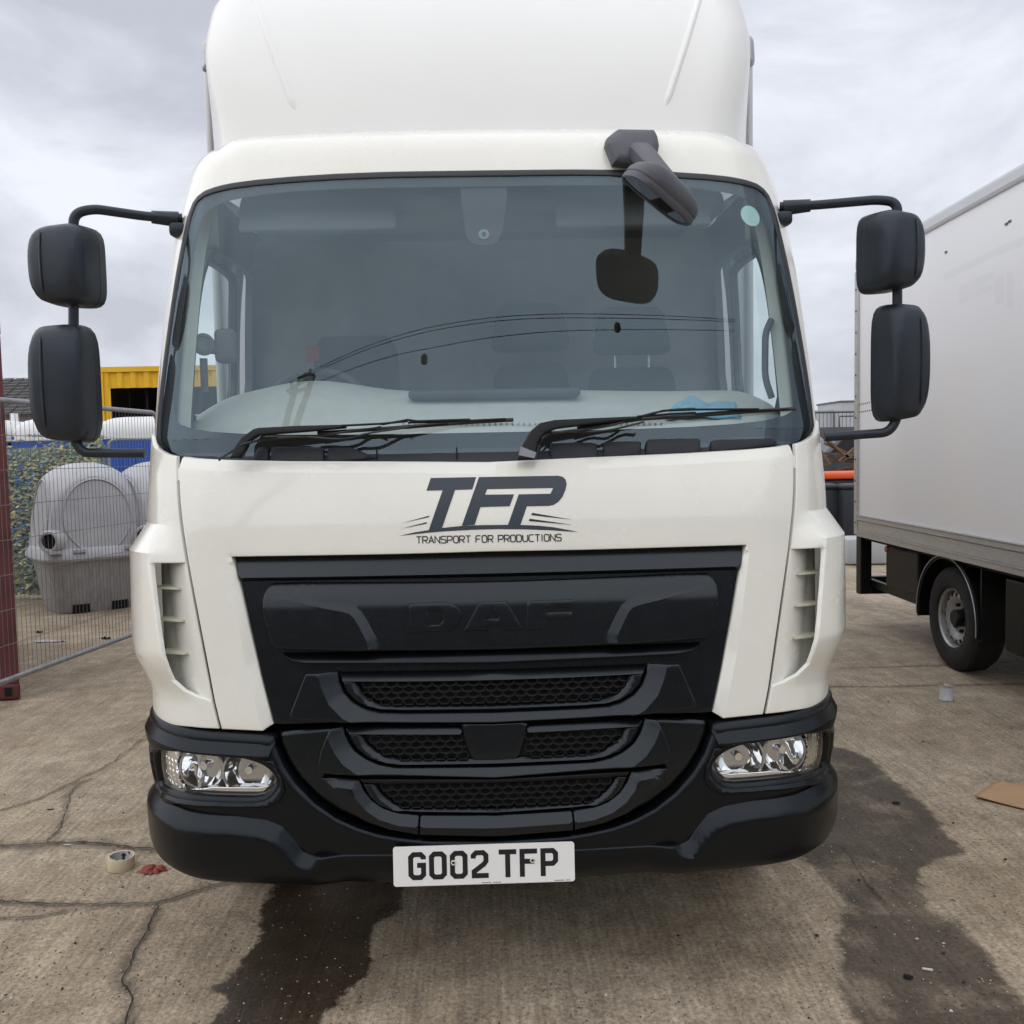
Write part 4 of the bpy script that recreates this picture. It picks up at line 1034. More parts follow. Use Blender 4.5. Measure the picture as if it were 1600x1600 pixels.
# head: rounded dish, its glass facing down so that the windscreen mirrors it
hc = Vector((.5103, 2.6827, 2.3543)); hu = Vector((.7869, .3089, -.5342)); hw = Vector((-.1761, .9421, .2855)); hn = Vector((-.5914, .1306, -.7957))
V = []; F = []; n = 44
sec = [(.010, .92), (.014, .965), (.010, 1.0), (-.004, 1.0), (-.006, .985), (-.010, .985), (-.012, 1.0), (-.026, .985), (-.044, .90), (-.058, .74), (-.067, .50), (-.070, .2)]
for o_, k in sec:
    for i in range(n):
        a_ = 2 * math.pi * i / n; cs, sn = math.cos(a_), math.sin(a_); q_ = (abs(cs) ** 3.6 + abs(sn) ** 3.6) ** (-1 / 3.6)
        V.append(hc + hu * (cs * q_ * .118 * k) + hw * (sn * q_ * .085 * k * (1 - .12 * cs)) + hn * o_)
for j in range(len(sec) - 1):
    for i in range(n): F.append((j * n + i, j * n + (i + 1) % n, (j + 1) * n + (i + 1) % n, (j + 1) * n + i))
F.append(tuple((len(sec) - 1) * n + k for k in range(n)))
head = link('front_mirror_head', mesh('front_mirror_head', V, F, sharp=40), T, M['greyplas'])
V = [hc + hn * .0095 + hu * (math.cos(a_) * (abs(math.cos(a_)) ** 3.6 + abs(math.sin(a_)) ** 3.6) ** (-1 / 3.6) * .108) + hw * (math.sin(a_) * (abs(math.cos(a_)) ** 3.6 + abs(math.sin(a_)) ** 3.6) ** (-1 / 3.6) * .077) for a_ in [2 * math.pi * k / 32 for k in range(32)]]
link('mirror_glass', mesh('mirror_glass', V, [tuple(range(32))]), head, M['darkmirror'])
# ================================================================== ground
def axis_lines(lo, hi, a, b, h, g=1.35):
    m = list(np.arange(a, b + h * .5, h)); o = [a]; st = h
    while o[-1] > lo: st *= g; o.append(max(lo, o[-1] - st))
    p = [b]; st = h
    while p[-1] < hi: st *= g; p.append(min(hi, p[-1] + st))
    return np.array(sorted(set(o[1:])) + m + p[1:])
gx = axis_lines(-900, 900, -4.6, 4.8, .03); gy = axis_lines(-400, 1500, 1.55, 9.0, .03)
XX, YY = np.meshgrid(gx, gy); GP = np.stack([XX.ravel(), YY.ravel()], 1); nxg = len(gx)
def gpoly(pts): return [tuple(ground(x, y)[:2]) for x, y in pts]
stainA = gpoly([(432, 1330), (428, 1390), (408, 1435), (396, 1482), (372, 1518), (350, 1532), (322, 1545), (352, 1558), (330, 1590), (300, 1640), (470, 1640), (500, 1596), (548, 1556), (572, 1520), (580, 1490), (588, 1442), (626, 1420), (632, 1400), (650, 1330)])
stainB = gpoly([(1225, 1318), (1250, 1338), (1275, 1360), (1308, 1398), (1322, 1420), (1306, 1436), (1312, 1480), (1312, 1510), (1330, 1570), (1350, 1640), (1660, 1640), (1600, 1560), (1560, 1510), (1520, 1460), (1500, 1440), (1462, 1420), (1440, 1390), (1435, 1362), (1470, 1345), (1502, 1340), (1480, 1300), (1446, 1262), (1420, 1236), (1380, 1205), (1340, 1178), (1300, 1162), (1240, 1170), (1200, 1250)])
dry = gpoly([(1320, 1280), (1360, 1262), (1400, 1290), (1395, 1320), (1350, 1330), (1322, 1310)])
def sdist(P, poly): d = pdist(P, poly); return np.where(inside(P, poly), d, -d)
near = (GP[:, 0] > -5) & (GP[:, 0] < 5) & (GP[:, 1] > 1) & (GP[:, 1] < 9.5)
wet = np.full(len(GP), -5.0); wet[near] = np.maximum(sdist(GP[near], stainA), np.minimum(sdist(GP[near], stainB), 9))
wetb = np.full(len(GP), -5.0); wetb[near] = sdist(GP[near], stainB)
cracks = {
 'slab_joint_left': ([(-60, 1322), (60, 1320), (130, 1316), (215, 1326), (300, 1330), (460, 1330)], .030),
 'crack_long': ([(-20, 1272), (60, 1250), (130, 1215), (180, 1190), (222, 1155)], .010),
 'crack_branch': ([(78, 1318), (100, 1280), (105, 1245), (125, 1225), (140, 1218)], .012),
 'joint_front': ([(-40, 1405), (60, 1412), (150, 1415), (240, 1412), (270, 1405), (330, 1385), (430, 1365)], .020),
 'joint_front_edge': ([(-40, 1436), (60, 1432), (110, 1422)], .012),
 'crack_front': ([(250, 1415), (228, 1455), (205, 1490), (192, 1530), (210, 1565), (196, 1600), (180, 1660)], .020),
 'joint_right_far': ([(1310, 1044), (1400, 1042), (1476, 1040), (1640, 1030)], .010),
 'joint_right': ([(1290, 1073), (1400, 1072), (1560, 1070), (1680, 1068)], .014),
 'crack_right': ([(1312, 1322), (1345, 1365), (1385, 1422)], .006),
 'crack_far_right': ([(1330, 945), (1400, 952), (1450, 968)], .008)}
cdist = np.full(len(GP), 5.0)
for nm, (pts, w) in cracks.items():
    cdist[near] = np.minimum(cdist[near], pdist(GP[near], gpoly(pts), False) * (.02 / w))
tread = gpoly([(-50, 1300), (60, 1300), (200, 1305), (300, 1310), (300, 1335), (100, 1326), (-50, 1330)])
GZ = np.zeros(len(GP))
idx = np.where(near)[0]
for i in idx:
    x, y = GP[i]; GZ[i] = .010 * mnoise.noise((x * .7, y * .7, 3.1)) + .0035 * mnoise.noise((x * 4, y * 4, .3)) + .0015 * mnoise.noise((x * 13, y * 13, 7))
GZ[near] -= .006 * np.exp(-(cdist[near] / .02) ** 2)
me = bpy.data.meshes.new('ground'); me.vertices.add(len(GP)); me.vertices.foreach_set('co', np.concatenate([GP, GZ[:, None]], 1).astype(np.float32).ravel())
q = np.arange((len(gx) - 1) * (len(gy) - 1)); r0 = (q // (nxg - 1)) * nxg + q % (nxg - 1)
quads = np.stack([r0, r0 + 1, r0 + 1 + nxg, r0 + nxg], 1).astype(np.int32)
me.loops.add(quads.size); me.loops.foreach_set('vertex_index', quads.ravel()); me.polygons.add(len(quads)); me.polygons.foreach_set('loop_start', np.arange(len(quads), dtype=np.int32) * 4)
me.update(calc_edges=True); me.polygons.foreach_set('use_smooth', [True] * len(quads))
for nm, arr in (('wet', wet), ('wetb', wetb), ('crack', cdist)):
    at_ = me.attributes.new(nm, 'FLOAT', 'POINT'); at_.data.foreach_set('value', arr.astype(np.float32))

gm = bpy.data.materials.new('stained_concrete'); gm.use_nodes = True; gt = gm.node_tree; gb = gt.nodes['Principled BSDF']
def G(t, **kw):
    n = gt.nodes.new(t)
    for k, v in kw.items():
        if k in n.inputs.keys(): n.inputs[k].default_value = v
        else: setattr(n, k, v)
    return n
def LK(a, b): gt.links.new(a, b)
gtc = G('ShaderNodeTexCoord'); OBJ = gtc.outputs['Object']
def NZ(scale, detail=6, rough=.6, sc=None, dist=0.0):
    v = OBJ
    if sc: m = G('ShaderNodeMapping'); m.inputs['Scale'].default_value = sc; LK(OBJ, m.inputs[0]); v = m.outputs[0]
    n = G('ShaderNodeTexNoise', Scale=scale, Detail=detail, Roughness=rough, Distortion=dist); LK(v, n.inputs['Vector']); return n.outputs['Fac']
def RAMP(f, stops):
    r = G('ShaderNodeValToRGB'); el = r.color_ramp.elements
    el[0].position, el[0].color = stops[0][0], (*stops[0][1], 1); el[1].position, el[1].color = stops[-1][0], (*stops[-1][1], 1)
    for p, c in stops[1:-1]: e_ = el.new(p); e_.color = (*c, 1)
    LK(f, r.inputs[0]); return r.outputs[0]
def MIXC(f, a, b, mode='MIX'):
    m = G('ShaderNodeMixRGB', blend_type=mode)
    if isinstance(f, float): m.inputs[0].default_value = f
    else: LK(f, m.inputs[0])
    for i, c in ((1, a), (2, b)):
        if isinstance(c, tuple): m.inputs[i].default_value = (*c, 1)
        else: LK(c, m.inputs[i])
    return m.outputs[0]
def MATH(op, a, b=None, c=None):
    m = G('ShaderNodeMath', operation=op)
    for i, x in enumerate((a, b, c)):
        if x is None: continue
        if isinstance(x, (int, float)): m.inputs[i].default_value = x
        else: LK(x, m.inputs[i])
    return m.outputs[0]
def MAPR(f, a, b, c=0.0, d=1.0, smooth=True):
    m = G('ShaderNodeMapRange', interpolation_type='SMOOTHSTEP' if smooth else 'LINEAR')
    m.inputs[1].default_value = a; m.inputs[2].default_value = b; m.inputs[3].default_value = c; m.inputs[4].default_value = d; LK(f, m.inputs[0]); return m.outputs[0]
def ATTR(n): return G('ShaderNodeAttribute', attribute_name=n).outputs['Fac']
base = RAMP(NZ(.55, 7, .62), [(.32, (0.256, 0.209, 0.158)), (.46, (0.333, 0.282, 0.222)), (.58, (0.395, 0.349, 0.287)), (.72, (0.333, 0.302, 0.260))])
brown = RAMP(NZ(1.7, 8, .68, dist=.4), [(.35, (0.194, 0.152, 0.105)), (.6, (0.419, 0.364, 0.295))])
col = MIXC(.42, base, brown)
speck = NZ(70, 3, .7); col = MIXC(.6, col, RAMP(speck, [(.30, (.25, .25, .25)), (.5, (.95, .95, .95)), (.72, (1.7, 1.64, 1.55))]), 'MULTIPLY')
broom = NZ(1.0, 4, .6, sc=(58, 2.2, 1)); col = MIXC(.55, col, RAMP(broom, [(.34, (.62, .60, .57)), (.62, (1.16, 1.15, 1.13))]), 'MULTIPLY')
mid = NZ(7, 6, .65); col = MIXC(.6, col, RAMP(mid, [(.33, (.58, .57, .55)), (.66, (1.25, 1.24, 1.22))]), 'MULTIPLY')
oil = NZ(.9, 5, .6, sc=(1, .55, 1), dist=.6); col = MIXC(MAPR(oil, .56, .72, 0, .62), col, (.085, .075, .065))
vor3 = G('ShaderNodeTexVoronoi', Scale=120.0); LK(OBJ, vor3.inputs['Vector'])
col = MIXC(MATH('MULTIPLY', MAPR(vor3.outputs['Distance'], .10, .22, 1, 0), MAPR(NZ(60, 1), .55, .59, 0, .7)), col, (.52, .49, .43))
vor = G('ShaderNodeTexVoronoi', Scale=55.0); LK(OBJ, vor.inputs['Vector'])
col = MIXC(MATH('MULTIPLY', MAPR(vor.outputs['Distance'], .10, .16, 1, 0), MAPR(NZ(14, 2), .50, .60, 0, .8)), col, (.46, .43, .38))
vor2 = G('ShaderNodeTexVoronoi', Scale=24.0); LK(OBJ, vor2.inputs['Vector'])
col = MIXC(MATH('MULTIPLY', MAPR(vor2.outputs['Distance'], .05, .12, 1, 0), MAPR(NZ(5, 2), .54, .60, 0, .9)), col, (.05, .045, .04))
# dirt gathered in joints and cracks
ck = MAPR(MATH('ADD', ATTR('crack'), MATH('MULTIPLY', MATH('SUBTRACT', NZ(22, 5, .7), .5), .12)), .004, .05, .55, 0)
col = MIXC(ck, col, (.055, .047, .036))
# spilled water: wet concrete is darker and smoother
wj = MATH('ADD', MATH('MULTIPLY', MATH('SUBTRACT', NZ(5.5, 6, .65), .5), .16), MATH('MULTIPLY', MATH('SUBTRACT', NZ(40, 3, .6), .5), .03))
wA = MATH('MAXIMUM', MATH('MULTIPLY', MAPR(MATH('ADD', ATTR('wet'), wj), -.012, .014), MAPR(ATTR('wetb'), -.3, -.15, 1, 0)), MAPR(MATH('ADD', ATTR('wetb'), wj), -.020, .024))
dryp = MAPR(NZ(2.4, 6, .62, dist=.3), .50, .66, 0, .42)
isB = MAPR(ATTR('wetb'), -.1, .0)
wf = MATH('MULTIPLY', wA, MATH('SUBTRACT', 1.0, MATH('MULTIPLY', isB, dryp)))
col = MIXC(wf, col, MIXC(MATH('MULTIPLY', isB, .55), MIXC(1.0, col, (.17, .155, .145), 'MULTIPLY'), MIXC(1.0, col, (.30, .28, .265), 'MULTIPLY')))
col = MIXC(1.0, col, (1.07, 1.03, .95), 'MULTIPLY')
LK(col, gb.inputs['Base Color'])
LK(MATH('SUBTRACT', .86, MATH('MULTIPLY', wf, MATH('SUBTRACT', .52, MATH('MULTIPLY', isB, .38)))), gb.inputs['Roughness'])
hgt_ = MATH('ADD', MATH('MULTIPLY', speck, .5), MATH('ADD', MATH('MULTIPLY', broom, .55), MATH('MULTIPLY', mid, .6)))
bmp = G('ShaderNodeBump'); bmp.inputs['Strength'].default_value = .55; bmp.inputs['Distance'].default_value = .006
LK(MATH('MULTIPLY', hgt_, MATH('SUBTRACT', 1.0, MATH('MULTIPLY', wf, .5))), bmp.inputs['Height']); LK(bmp.outputs[0], gb.inputs['Normal'])
grd = link('ground', me, None, gm); grd['kind'] = 'structure'
M['crackfill'] = mat('crack_dirt', (.028, .024, .019), rough=.95, var=.3, vscale=40)
for nm, (pts, w) in cracks.items():
    P = gpoly(pts); Q = []
    for a, b in zip(P[:-1], P[1:]):
        L = math.hypot(b[0] - a[0], b[1] - a[1]); k = max(2, int(L / .018))
        for j in range(k):
            t = j / k; x = a[0] + (b[0] - a[0]) * t; y = a[1] + (b[1] - a[1]) * t
            nx_, ny_ = -(b[1] - a[1]) / L, (b[0] - a[0]) / L
            dv = (.024 if 'joint' not in nm else .010) * mnoise.noise((x * 7, y * 7, 1.0)) + .009 * mnoise.noise((x * 31, y * 31, 2.0))
            Q.append((x + nx_ * dv, y + ny_ * dv, nx_, ny_))
    V = []; F = []
    for j, (x, y, nx_, ny_) in enumerate(Q):
        ww = w * .20 * (.45 + .9 * abs(mnoise.noise((x * 11, y * 11, 5.0))) + .5 * mnoise.noise((x * 43, y * 43, 9.0)) ** 2)
        if j in (0, len(Q) - 1): ww *= .2
        z = .0032 + .010 * mnoise.noise((x * .7, y * .7, 3.1)) + .0035 * mnoise.noise((x * 4, y * 4, .3))
        V += [(x + nx_ * ww, y + ny_ * ww, z), (x - nx_ * ww, y - ny_ * ww, z)]
        if j: F.append((2 * j - 2, 2 * j - 1, 2 * j + 1, 2 * j))
    o = link('slab_joint' if 'joint' in nm else 'ground_crack', mesh('crack', V, F), grd, M['crackfill'])
def gz(x, y): return .010 * mnoise.noise((x * .7, y * .7, 3.1)) + .0035 * mnoise.noise((x * 4, y * 4, .3))
# loose grit
M['grit'] = mat('loose_grit', (.20, .175, .145), rough=.9, var=.6, vscale=30)
GR = [[[], []], [[], []], [[], []]]
for k in range(5200):
    px = random.uniform(-60, 1660); py = 1000 + 620 * random.random() ** .8
    g = ground(px, py)
    V, F = GR[random.choice((0, 0, 1, 2))]
    r = random.uniform(.001, .0038) * (2.0 if random.random() < .04 else 1); c = Vector((g[0], g[1], gz(g[0], g[1]) + r * .4)); n = len(V)
    ang = random.random() * 6.28; ca, sa_ = math.cos(ang), math.sin(ang)
    for dx, dy, dz in ((1, 0, 0), (-.8, .3, 0), (0, .9, 0), (.1, -1, .1), (0, 0, .8), (0, 0, -.6)):
        V.append(c + Vector(((dx * ca - dy * sa_) * r * random.uniform(.7, 1.4), (dx * sa_ + dy * ca) * r * random.uniform(.7, 1.4), dz * r)))
    F += [tuple(n + i for i in t) for t in ((0, 2, 4), (2, 1, 4), (1, 3, 4), (3, 0, 4), (2, 0, 5), (1, 2, 5), (3, 1, 5), (0, 3, 5))]
gs_ = tag(link('grit', mesh('grit', *GR[0]), None, M['grit']), 'loose grit and small stones scattered over the concrete', 'grit', kind='stuff')
for q_, mm_ in ((1, mat('pale_grit', (.50, .46, .40), rough=.9)), (2, mat('dark_grit', (.035, .03, .026), rough=.9))): link('grit_pieces', mesh('grit', *GR[q_]), gs_, mm_)['kind'] = 'stuff'

# ================================================================== things lying on the ground
def onground(px, py): g = ground(px, py); return Vector((g[0], g[1], gz(g[0], g[1])))
# roll of masking tape
M['tape'] = mat('cream_masking_tape', (.62, .53, .36), rough=.6, var=.08, vscale=25); M['core'] = mat('cardboard_core_print', (.42, .41, .43), rough=.8)
_t = M['core'].node_tree; _v = _t.nodes.new('ShaderNodeTexVoronoi'); _v.inputs['Scale'].default_value = 44; _tc = _t.nodes.new('ShaderNodeTexCoord'); _t.links.new(_tc.outputs['Object'], _v.inputs['Vector'])
_r = _t.nodes.new('ShaderNodeValToRGB'); _r.color_ramp.elements[0].position = .36; _r.color_ramp.elements[0].color = (.02, .02, .05, 1); _r.color_ramp.elements[1].position = .42; _r.color_ramp.elements[1].color = (.5, .48, .5, 1)
_t.links.new(_v.outputs['Distance'], _r.inputs[0]); _t.links.new(_r.outputs[0], _t.nodes['Principled BSDF'].inputs['Base Color'])
tp0 = onground(189, 1357); tr = thing('tape_roll', 'cream roll of masking tape lying on the concrete beside the bumper', 'tape roll', loc=tp0)
Mx = Matrix.Rotation(R(3), 4, 'Y')
MB().lathe([(.043, .002), (.050, .0), (.0515, .004), (.0515, .046), (.050, .05), (.043, .049)], Mx, 40).build('tape', M['tape'], tr, sharp=40)
MB().lathe([(.043, .050), (.0405, .0505), (.0400, .002), (.043, .0005)], Mx, 40).build('cardboard_core', M['core'], tr, sharp=40)
MB().box((-.049, -.012, .026), (.010, .004, .047)).build('loose_end', M['tape'], tr)
# crumpled leaf
M['leafred'] = mat('dry_red_leaf', (.24, .035, .025), rough=.6, dirt=(.36, .14, .02), vscale=55, bump=.4, bscale=120)
lf = thing('fallen_leaf', 'crumpled red and orange leaf lying by the bumper corner', 'leaf', loc=onground(240, 1361))
for k, a in enumerate((-165, -120, -85, -50, -10, 40, 120, 165)):
    L = 1.15 * (.056, .042, .040, .045, .054, .042, .04, .044)[k]; V = []; F = []
    for i in range(9):
        t = i / 8; w = .015 * math.sin(math.pi * min(1, t * .9 + .1)) ** .7; h = .018 * math.sin(math.pi * t * .8 + .5) * (1 + .4 * math.sin(k * 2.1)); c = Vector((math.cos(R(a)), math.sin(R(a)), 0)); s_ = Vector((-c.y, c.x, 0))
        for j in range(5):
            u = (j - 2) / 2; V.append(c * L * t + s_ * w * u + Vector((0, 0, max(.002, h * (1 - .7 * u * u) + .003 * math.sin(7 * t + k)))))
    for i in range(8):
        for j in range(4): F.append((i * 5 + j, i * 5 + j + 1, i * 5 + j + 6, i * 5 + j + 5))
    link('leaf_lobe', mesh('leaf_lobe', V, F, smooth=True), lf, M['leafred'])
# small tin
M['tin'] = mat('tin_white_label', (.62, .64, .68), rough=.4, var=.15, vscale=40); M['tinmetal'] = mat('tin_metal', (.55, .52, .45), rough=.4, metal=.7, var=.2, vscale=40)
tn = thing('paint_tin', 'small white paint tin standing on the concrete in front of the van wheel', 'tin', loc=onground(1478, 1094))
MB().lathe([(0, 0), (.040, 0), (.0415, .003), (.0415, .006), (.040, .008), (.040, .088)], None, 36).build('tin_body', M['tin'], tn, sharp=40)
MB().lathe([(.040, .088), (.0425, .089), (.0425, .094), (.039, .095), (.037, .091), (.026, .090), (.025, .093), (0, .093)], None, 36).build('tin_lid', M['tinmetal'], tn, sharp=35)
MB().lathe([(.0425, .0), (.0432, .003), (.0425, .006)], None, 36).build('tin_rim', M['tinmetal'], tn, sharp=40)
# cardboard sheet
M['card'] = mat('brown_cardboard', (.46, .29, .165), rough=.85, var=.10, vscale=9, bump=.15, bscale=60)
cp_ = [ground(1523, 1250), ground(1558, 1226), ground(1680, 1240), ground(1655, 1281)]; V = []; F = []; nn = 14
for j in range(nn + 1):
    for i in range(nn + 1):
        u, w_ = i / nn, j / nn; p = (cp_[0] * (1 - u) * (1 - w_) + cp_[3] * u * (1 - w_) + cp_[1] * (1 - u) * w_ + cp_[2] * u * w_)
        V.append((p[0], p[1], .017 + .004 * mnoise.noise((p[0] * 3, p[1] * 3, 0)) + .010 * max(0, .25 - u) * 4 * .3))
for j in range(nn):
    for i in range(nn): a = j * (nn + 1) + i; F.append((a, a + 1, a + nn + 2, a + nn + 1))
cs = thing('cardboard_sheet', 'flat piece of brown cardboard lying on the concrete', 'cardboard')
o = link('board', mesh('board', V, F, smooth=True), cs, M['card']); md = o.modifiers.new('t', 'SOLIDIFY'); md.thickness = .004; md.offset = -1
# flat scraps
M['paper'] = mat('white_paper_scrap', (.62, .58, .58), rough=.8, var=.15, vscale=30)
def scrap(px, py, L, W, lab, name='paper_scrap', mt=None, cat='scrap', rot=0, h=.006):
    g = onground(px, py); V = []; F = []; n = 6
    for j in range(n + 1):
        for i in range(n + 1):
            u, v = i / n - .5, j / n - .5; x = L * u * (1 - .5 * abs(v)); y = W * v * (1 - .6 * abs(u)); V.append((x * math.cos(rot) - y * math.sin(rot), x * math.sin(rot) + y * math.cos(rot), .004 + h * abs(mnoise.noise((u * 4 + px, v * 4, 0)))))
    for j in range(n):
        for i in range(n): a = j * (n + 1) + i; F.append((a, a + 1, a + n + 2, a + n + 1))
    o = link(name, mesh(name, V, F), None, mt or M['paper']); o.location = g; md = o.modifiers.new('t', 'SOLIDIFY'); md.thickness = .0012
    tag(o, lab, cat); return o
scrap(78, 1003, .30, .10, 'torn pale paper scrap on the ground behind the mesh fence', h=.03)
scrap(62, 989, .06, .05, 'small dark scrap of rubbish beyond the torn pale paper behind the fence', mt=M['void'], h=.03)
scrap(166, 998, .09, .05, 'small dark scrap on the ground to the right of the torn pale paper', mt=M['void'], h=.03)
scrap(105, 1322, .035, .008, 'thin white sliver lying on the left concrete joint', h=.002)
scrap(79, 1267, .035, .010, 'short dark sliver on the concrete left of the bumper', mt=M['void'], h=.004)
scrap(1419, 1528, .030, .026, 'black crumpled scrap on the wet concrete beside a cigarette end', mt=M['void'], h=.014)
scrap(1400, 1258, .035, .03, 'dark flat blob on the damp concrete below the right headlight', mt=M['void'], h=.006)
g = onground(1449, 1515); ce = MB().tube([(-.014, .004, .004), (.014, -.006, .004)], .0038, 8).build('cigarette_end', M['paper'], None); ce.location = g; tag(ce, 'white cigarette end lying on the wet concrete', 'litter')

# ================================================================== left: red container
M['redcont'] = mat('dark_red_container', (.105, .022, .024), rough=.5, var=.25, vscale=5, dirt=(.06, .016, .014), rvar=.12, bump=.15, bscale=30)
rc_ = thing('shipping_container', 'dark red shipping container standing at the left edge behind the fence', 'container')
p = ground(33, 1094); ang = R(24)                                # near right corner; long side runs off to the left
ex = Vector((-math.cos(ang), -math.sin(ang) * .25, 0)).normalized(); ey = Vector((-math.sin(R(32)), math.cos(R(32)), 0)); P0 = Vector((p[0], p[1], 0))
def cbox(mb, x0, x1, y0, y1, z0, z1):
    pts = [P0 + ex * x + ey * y + Vector((0, 0, z)) for x in (x0, x1) for y in (y0, y1) for z in (z0, z1)]
    mb.add(pts, [(0, 1, 3, 2), (4, 6, 7, 5), (0, 4, 5, 1), (2, 3, 7, 6), (0, 2, 6, 4), (1, 5, 7, 3)])
for (x0, x1) in ((0, .16), (5.9, 6.06)):
    for (y0, y1) in ((0, .16), (2.28, 2.44)):
        mb = MB(); cbox(mb, x0 + .004, x1 - .004, y0 + .004, y1 - .004, .118, 2.475); mb.build('corner_post', M['redcont'], rc_)
        for z0 in (0, 2.475):
            mb = MB(); cbox(mb, x0, x1, y0, y1, z0 + .004, z0 + .118); o = mb.build('corner_casting', M['redcont'], rc_); md = o.modifiers.new('b', 'BEVEL'); md.width = .018; md.segments = 3
            if y0 == 0:
                mb = MB(); cbox(mb, (x0 + x1) / 2 - .025, (x0 + x1) / 2 + .025, -.002, .01, z0 + .03, z0 + .09); mb.build('casting_hole', M['void'], o)
mb = MB(); cbox(mb, .162, 5.9, .03, .10, .02, .16); mb.build('bottom_rail', M['redcont'], rc_)
mb = MB(); cbox(mb, .162, 5.9, .03, .10, 2.50, 2.58); mb.build('top_rail', M['redcont'], rc_)
V = []; F = []; k = 0; x = .16
while x < 5.9:
    for dx, dy in ((0, .05), (.07, .05), (.14, .09), (.21, .09)):
        for z in (.16, 2.50): V.append(P0 + ex * (x + dx) + ey * dy + Vector((0, 0, z)))
    x += .28
for i in range(len(V) // 2 - 1): F.append((2 * i, 2 * i + 2, 2 * i + 3, 2 * i + 1))
link('corrugated_side', mesh('corrugated_side', V, F), rc_, M['redcont'])
mb = MB(); cbox(mb, .05, 6.0, .12, 2.40, 2.52, 2.56); cbox(mb, .02, .06, .16, 2.28, .1, 2.5); cbox(mb, .1, 6.0, 2.36, 2.40, .1, 2.5); mb.build('container_shell', M['redcont'], rc_)

# ================================================================== mesh fence panels
M['galv'] = mat('galvanised_steel', (.36, .37, .39), rough=.45, metal=.6, var=.25, vscale=15)
M['wire'] = mat('fence_wire', (.22, .225, .235), rough=.45, metal=.6)
M['foot'] = mat('rubber_fence_foot', (.05, .05, .05), rough=.9, var=.3)
def fence(A, B, z0, z1, lab, grp, r=.019, n=None, hz=8):
    A = Vector(A); B = Vector(B); f = thing('mesh_fence_panel', lab, 'fence', grp)
    up = Vector((0, 0, 1)); d = (B - A).normalized(); L = (B - A).length
    c = [A + up * z0, A + up * z1, B + up * z1, B + up * z0]
    MB().tube(arcpath([A + d * (L / 2) + up * z1, B + up * z1, B + up * .02], .12), r, 10).build('fence_frame', M['galv'], f, sharp=60)
    MB().tube(arcpath([A + d * (L / 2) + up * z1, A + up * z1, A + up * .02], .12), r, 10).build('fence_frame', M['galv'], f, sharp=60)
    MB().tube([A + up * z0, B + up * z0], r, 10).build('bottom_rail', M['galv'], f, sharp=60)
    mb = MB(); n = n or int(L / .046)
    for k in range(1, n):
        p = A + d * (L * k / n); mb.tube([p + up * z0, p + up * z1], .0018, 4, False)
    for k in range(1, hz):
        z = z0 + (z1 - z0) * k / hz; mb.tube([A + up * z, B + up * z], .0022, 4, False)
    mb.build('wire_mesh', M['wire'], f)['kind'] = 'stuff'
    for q in (A, B):
        V, F = rbox(q + up * .06, (.22, .6, .12), .03, 2); MB().add(V, F).build('fence_foot', M['foot'], f, sharp=40)
    return f
fa, fb = ground(-16, 1073, .20), ground(215, 988, .20); fa = Vector((fa[0], fa[1], 0)); fb = Vector((fb[0], fb[1], 0)); fd = (fb - fa).normalized()
tz = float(at(0, 623, (fa + fd * .13).y)[2])
fence(fa - fd * 1.2, fa - fd * 1.2 + fd * 3.45, .20, tz, 'galvanised mesh fence panel running back from the red container towards the truck', 'mesh fence panels')
fence(fa - fd * 1.2 + fd * 3.49, fa - fd * 1.2 + fd * 6.9, .20, tz, 'galvanised mesh fence panel mostly hidden behind the truck cab', 'mesh fence panels')
rA = ground(-120, 917, .2); rB = ground(163, 908, .2); YR = 11.0
def lv(px, Y): p = at(px, 720, Y); return Vector((p[0], p[1], 0))
ztop = float(at(100, 688, YR)[2])
rf1 = fence(lv(163, YR) - Vector((3.45, .0, 0)), lv(163, YR), .2, ztop, 'mesh fence panel hung with camouflage netting behind the grey tanks', 'mesh fence panels', n=70)
rf2 = fence(lv(170, YR), lv(170, YR) + Vector((3.45, 0, 0)), .2, ztop, 'bare mesh fence panel in front of the blue cabins', 'mesh fence panels', n=70)
# camouflage net: a sheet of cut leaves of several colours
cn = thing('camouflage_net', 'blue, green and straw coloured camouflage netting hung on the rear fence', 'netting')
cols = {'net_straw': (.60, .57, .33), 'net_green': (.30, .37, .28), 'net_blue': (.11, .24, .44), 'net_dark': (.15, .19, .20), 'net_sage': (.40, .45, .33)}
netm = [mat(k, c, rough=.8, var=.2, vscale=12) for k, c in cols.items()]
mbs = [MB() for _ in netm]
xL, xR = lv(163, YR).x - 3.4, lv(163, YR).x
for k in range(12000):
    x = random.uniform(xL, xR); z = random.uniform(.06, ztop + .10)
    scal = ztop + .05 - .22 * (math.sin((x - xL) * 3.1) * .5 + .5) ** 4
    if z > scal and random.random() < .9: continue
    y = YR - .06 + random.uniform(-.03, .03) + .04 * math.sin(x * 5) ; r = random.uniform(.012, .032); a = random.uniform(-.6, .9)
    nzv = mnoise.noise((x * 2.2, z * 2.2, 0)); w = [.9 + .5 * (z > 1.2), 1.3, .7 + .9 * (nzv > .05), .5, 1.5 + .6 * (nzv < -.1)]
    ci = random.choices(range(5), w)[0]
    ca, sa_ = math.cos(a), math.sin(a); t = random.uniform(-.02, .02)
    pts = [(-r * 1.5, 0), (-.3 * r, r * .6), (r * 1.5, r * .25), (.2 * r, -r * .5)]
    mbs[ci].add([(x + u * ca - v * sa_, y + t * u / r * .5 + random.uniform(-.006, .006), z + u * sa_ + v * ca) for u, v in pts], [(0, 1, 2, 3)])
for mb, m_ in zip(mbs, netm): mb.build('net_leaves', m_, cn)['kind'] = 'stuff'
mb = MB()
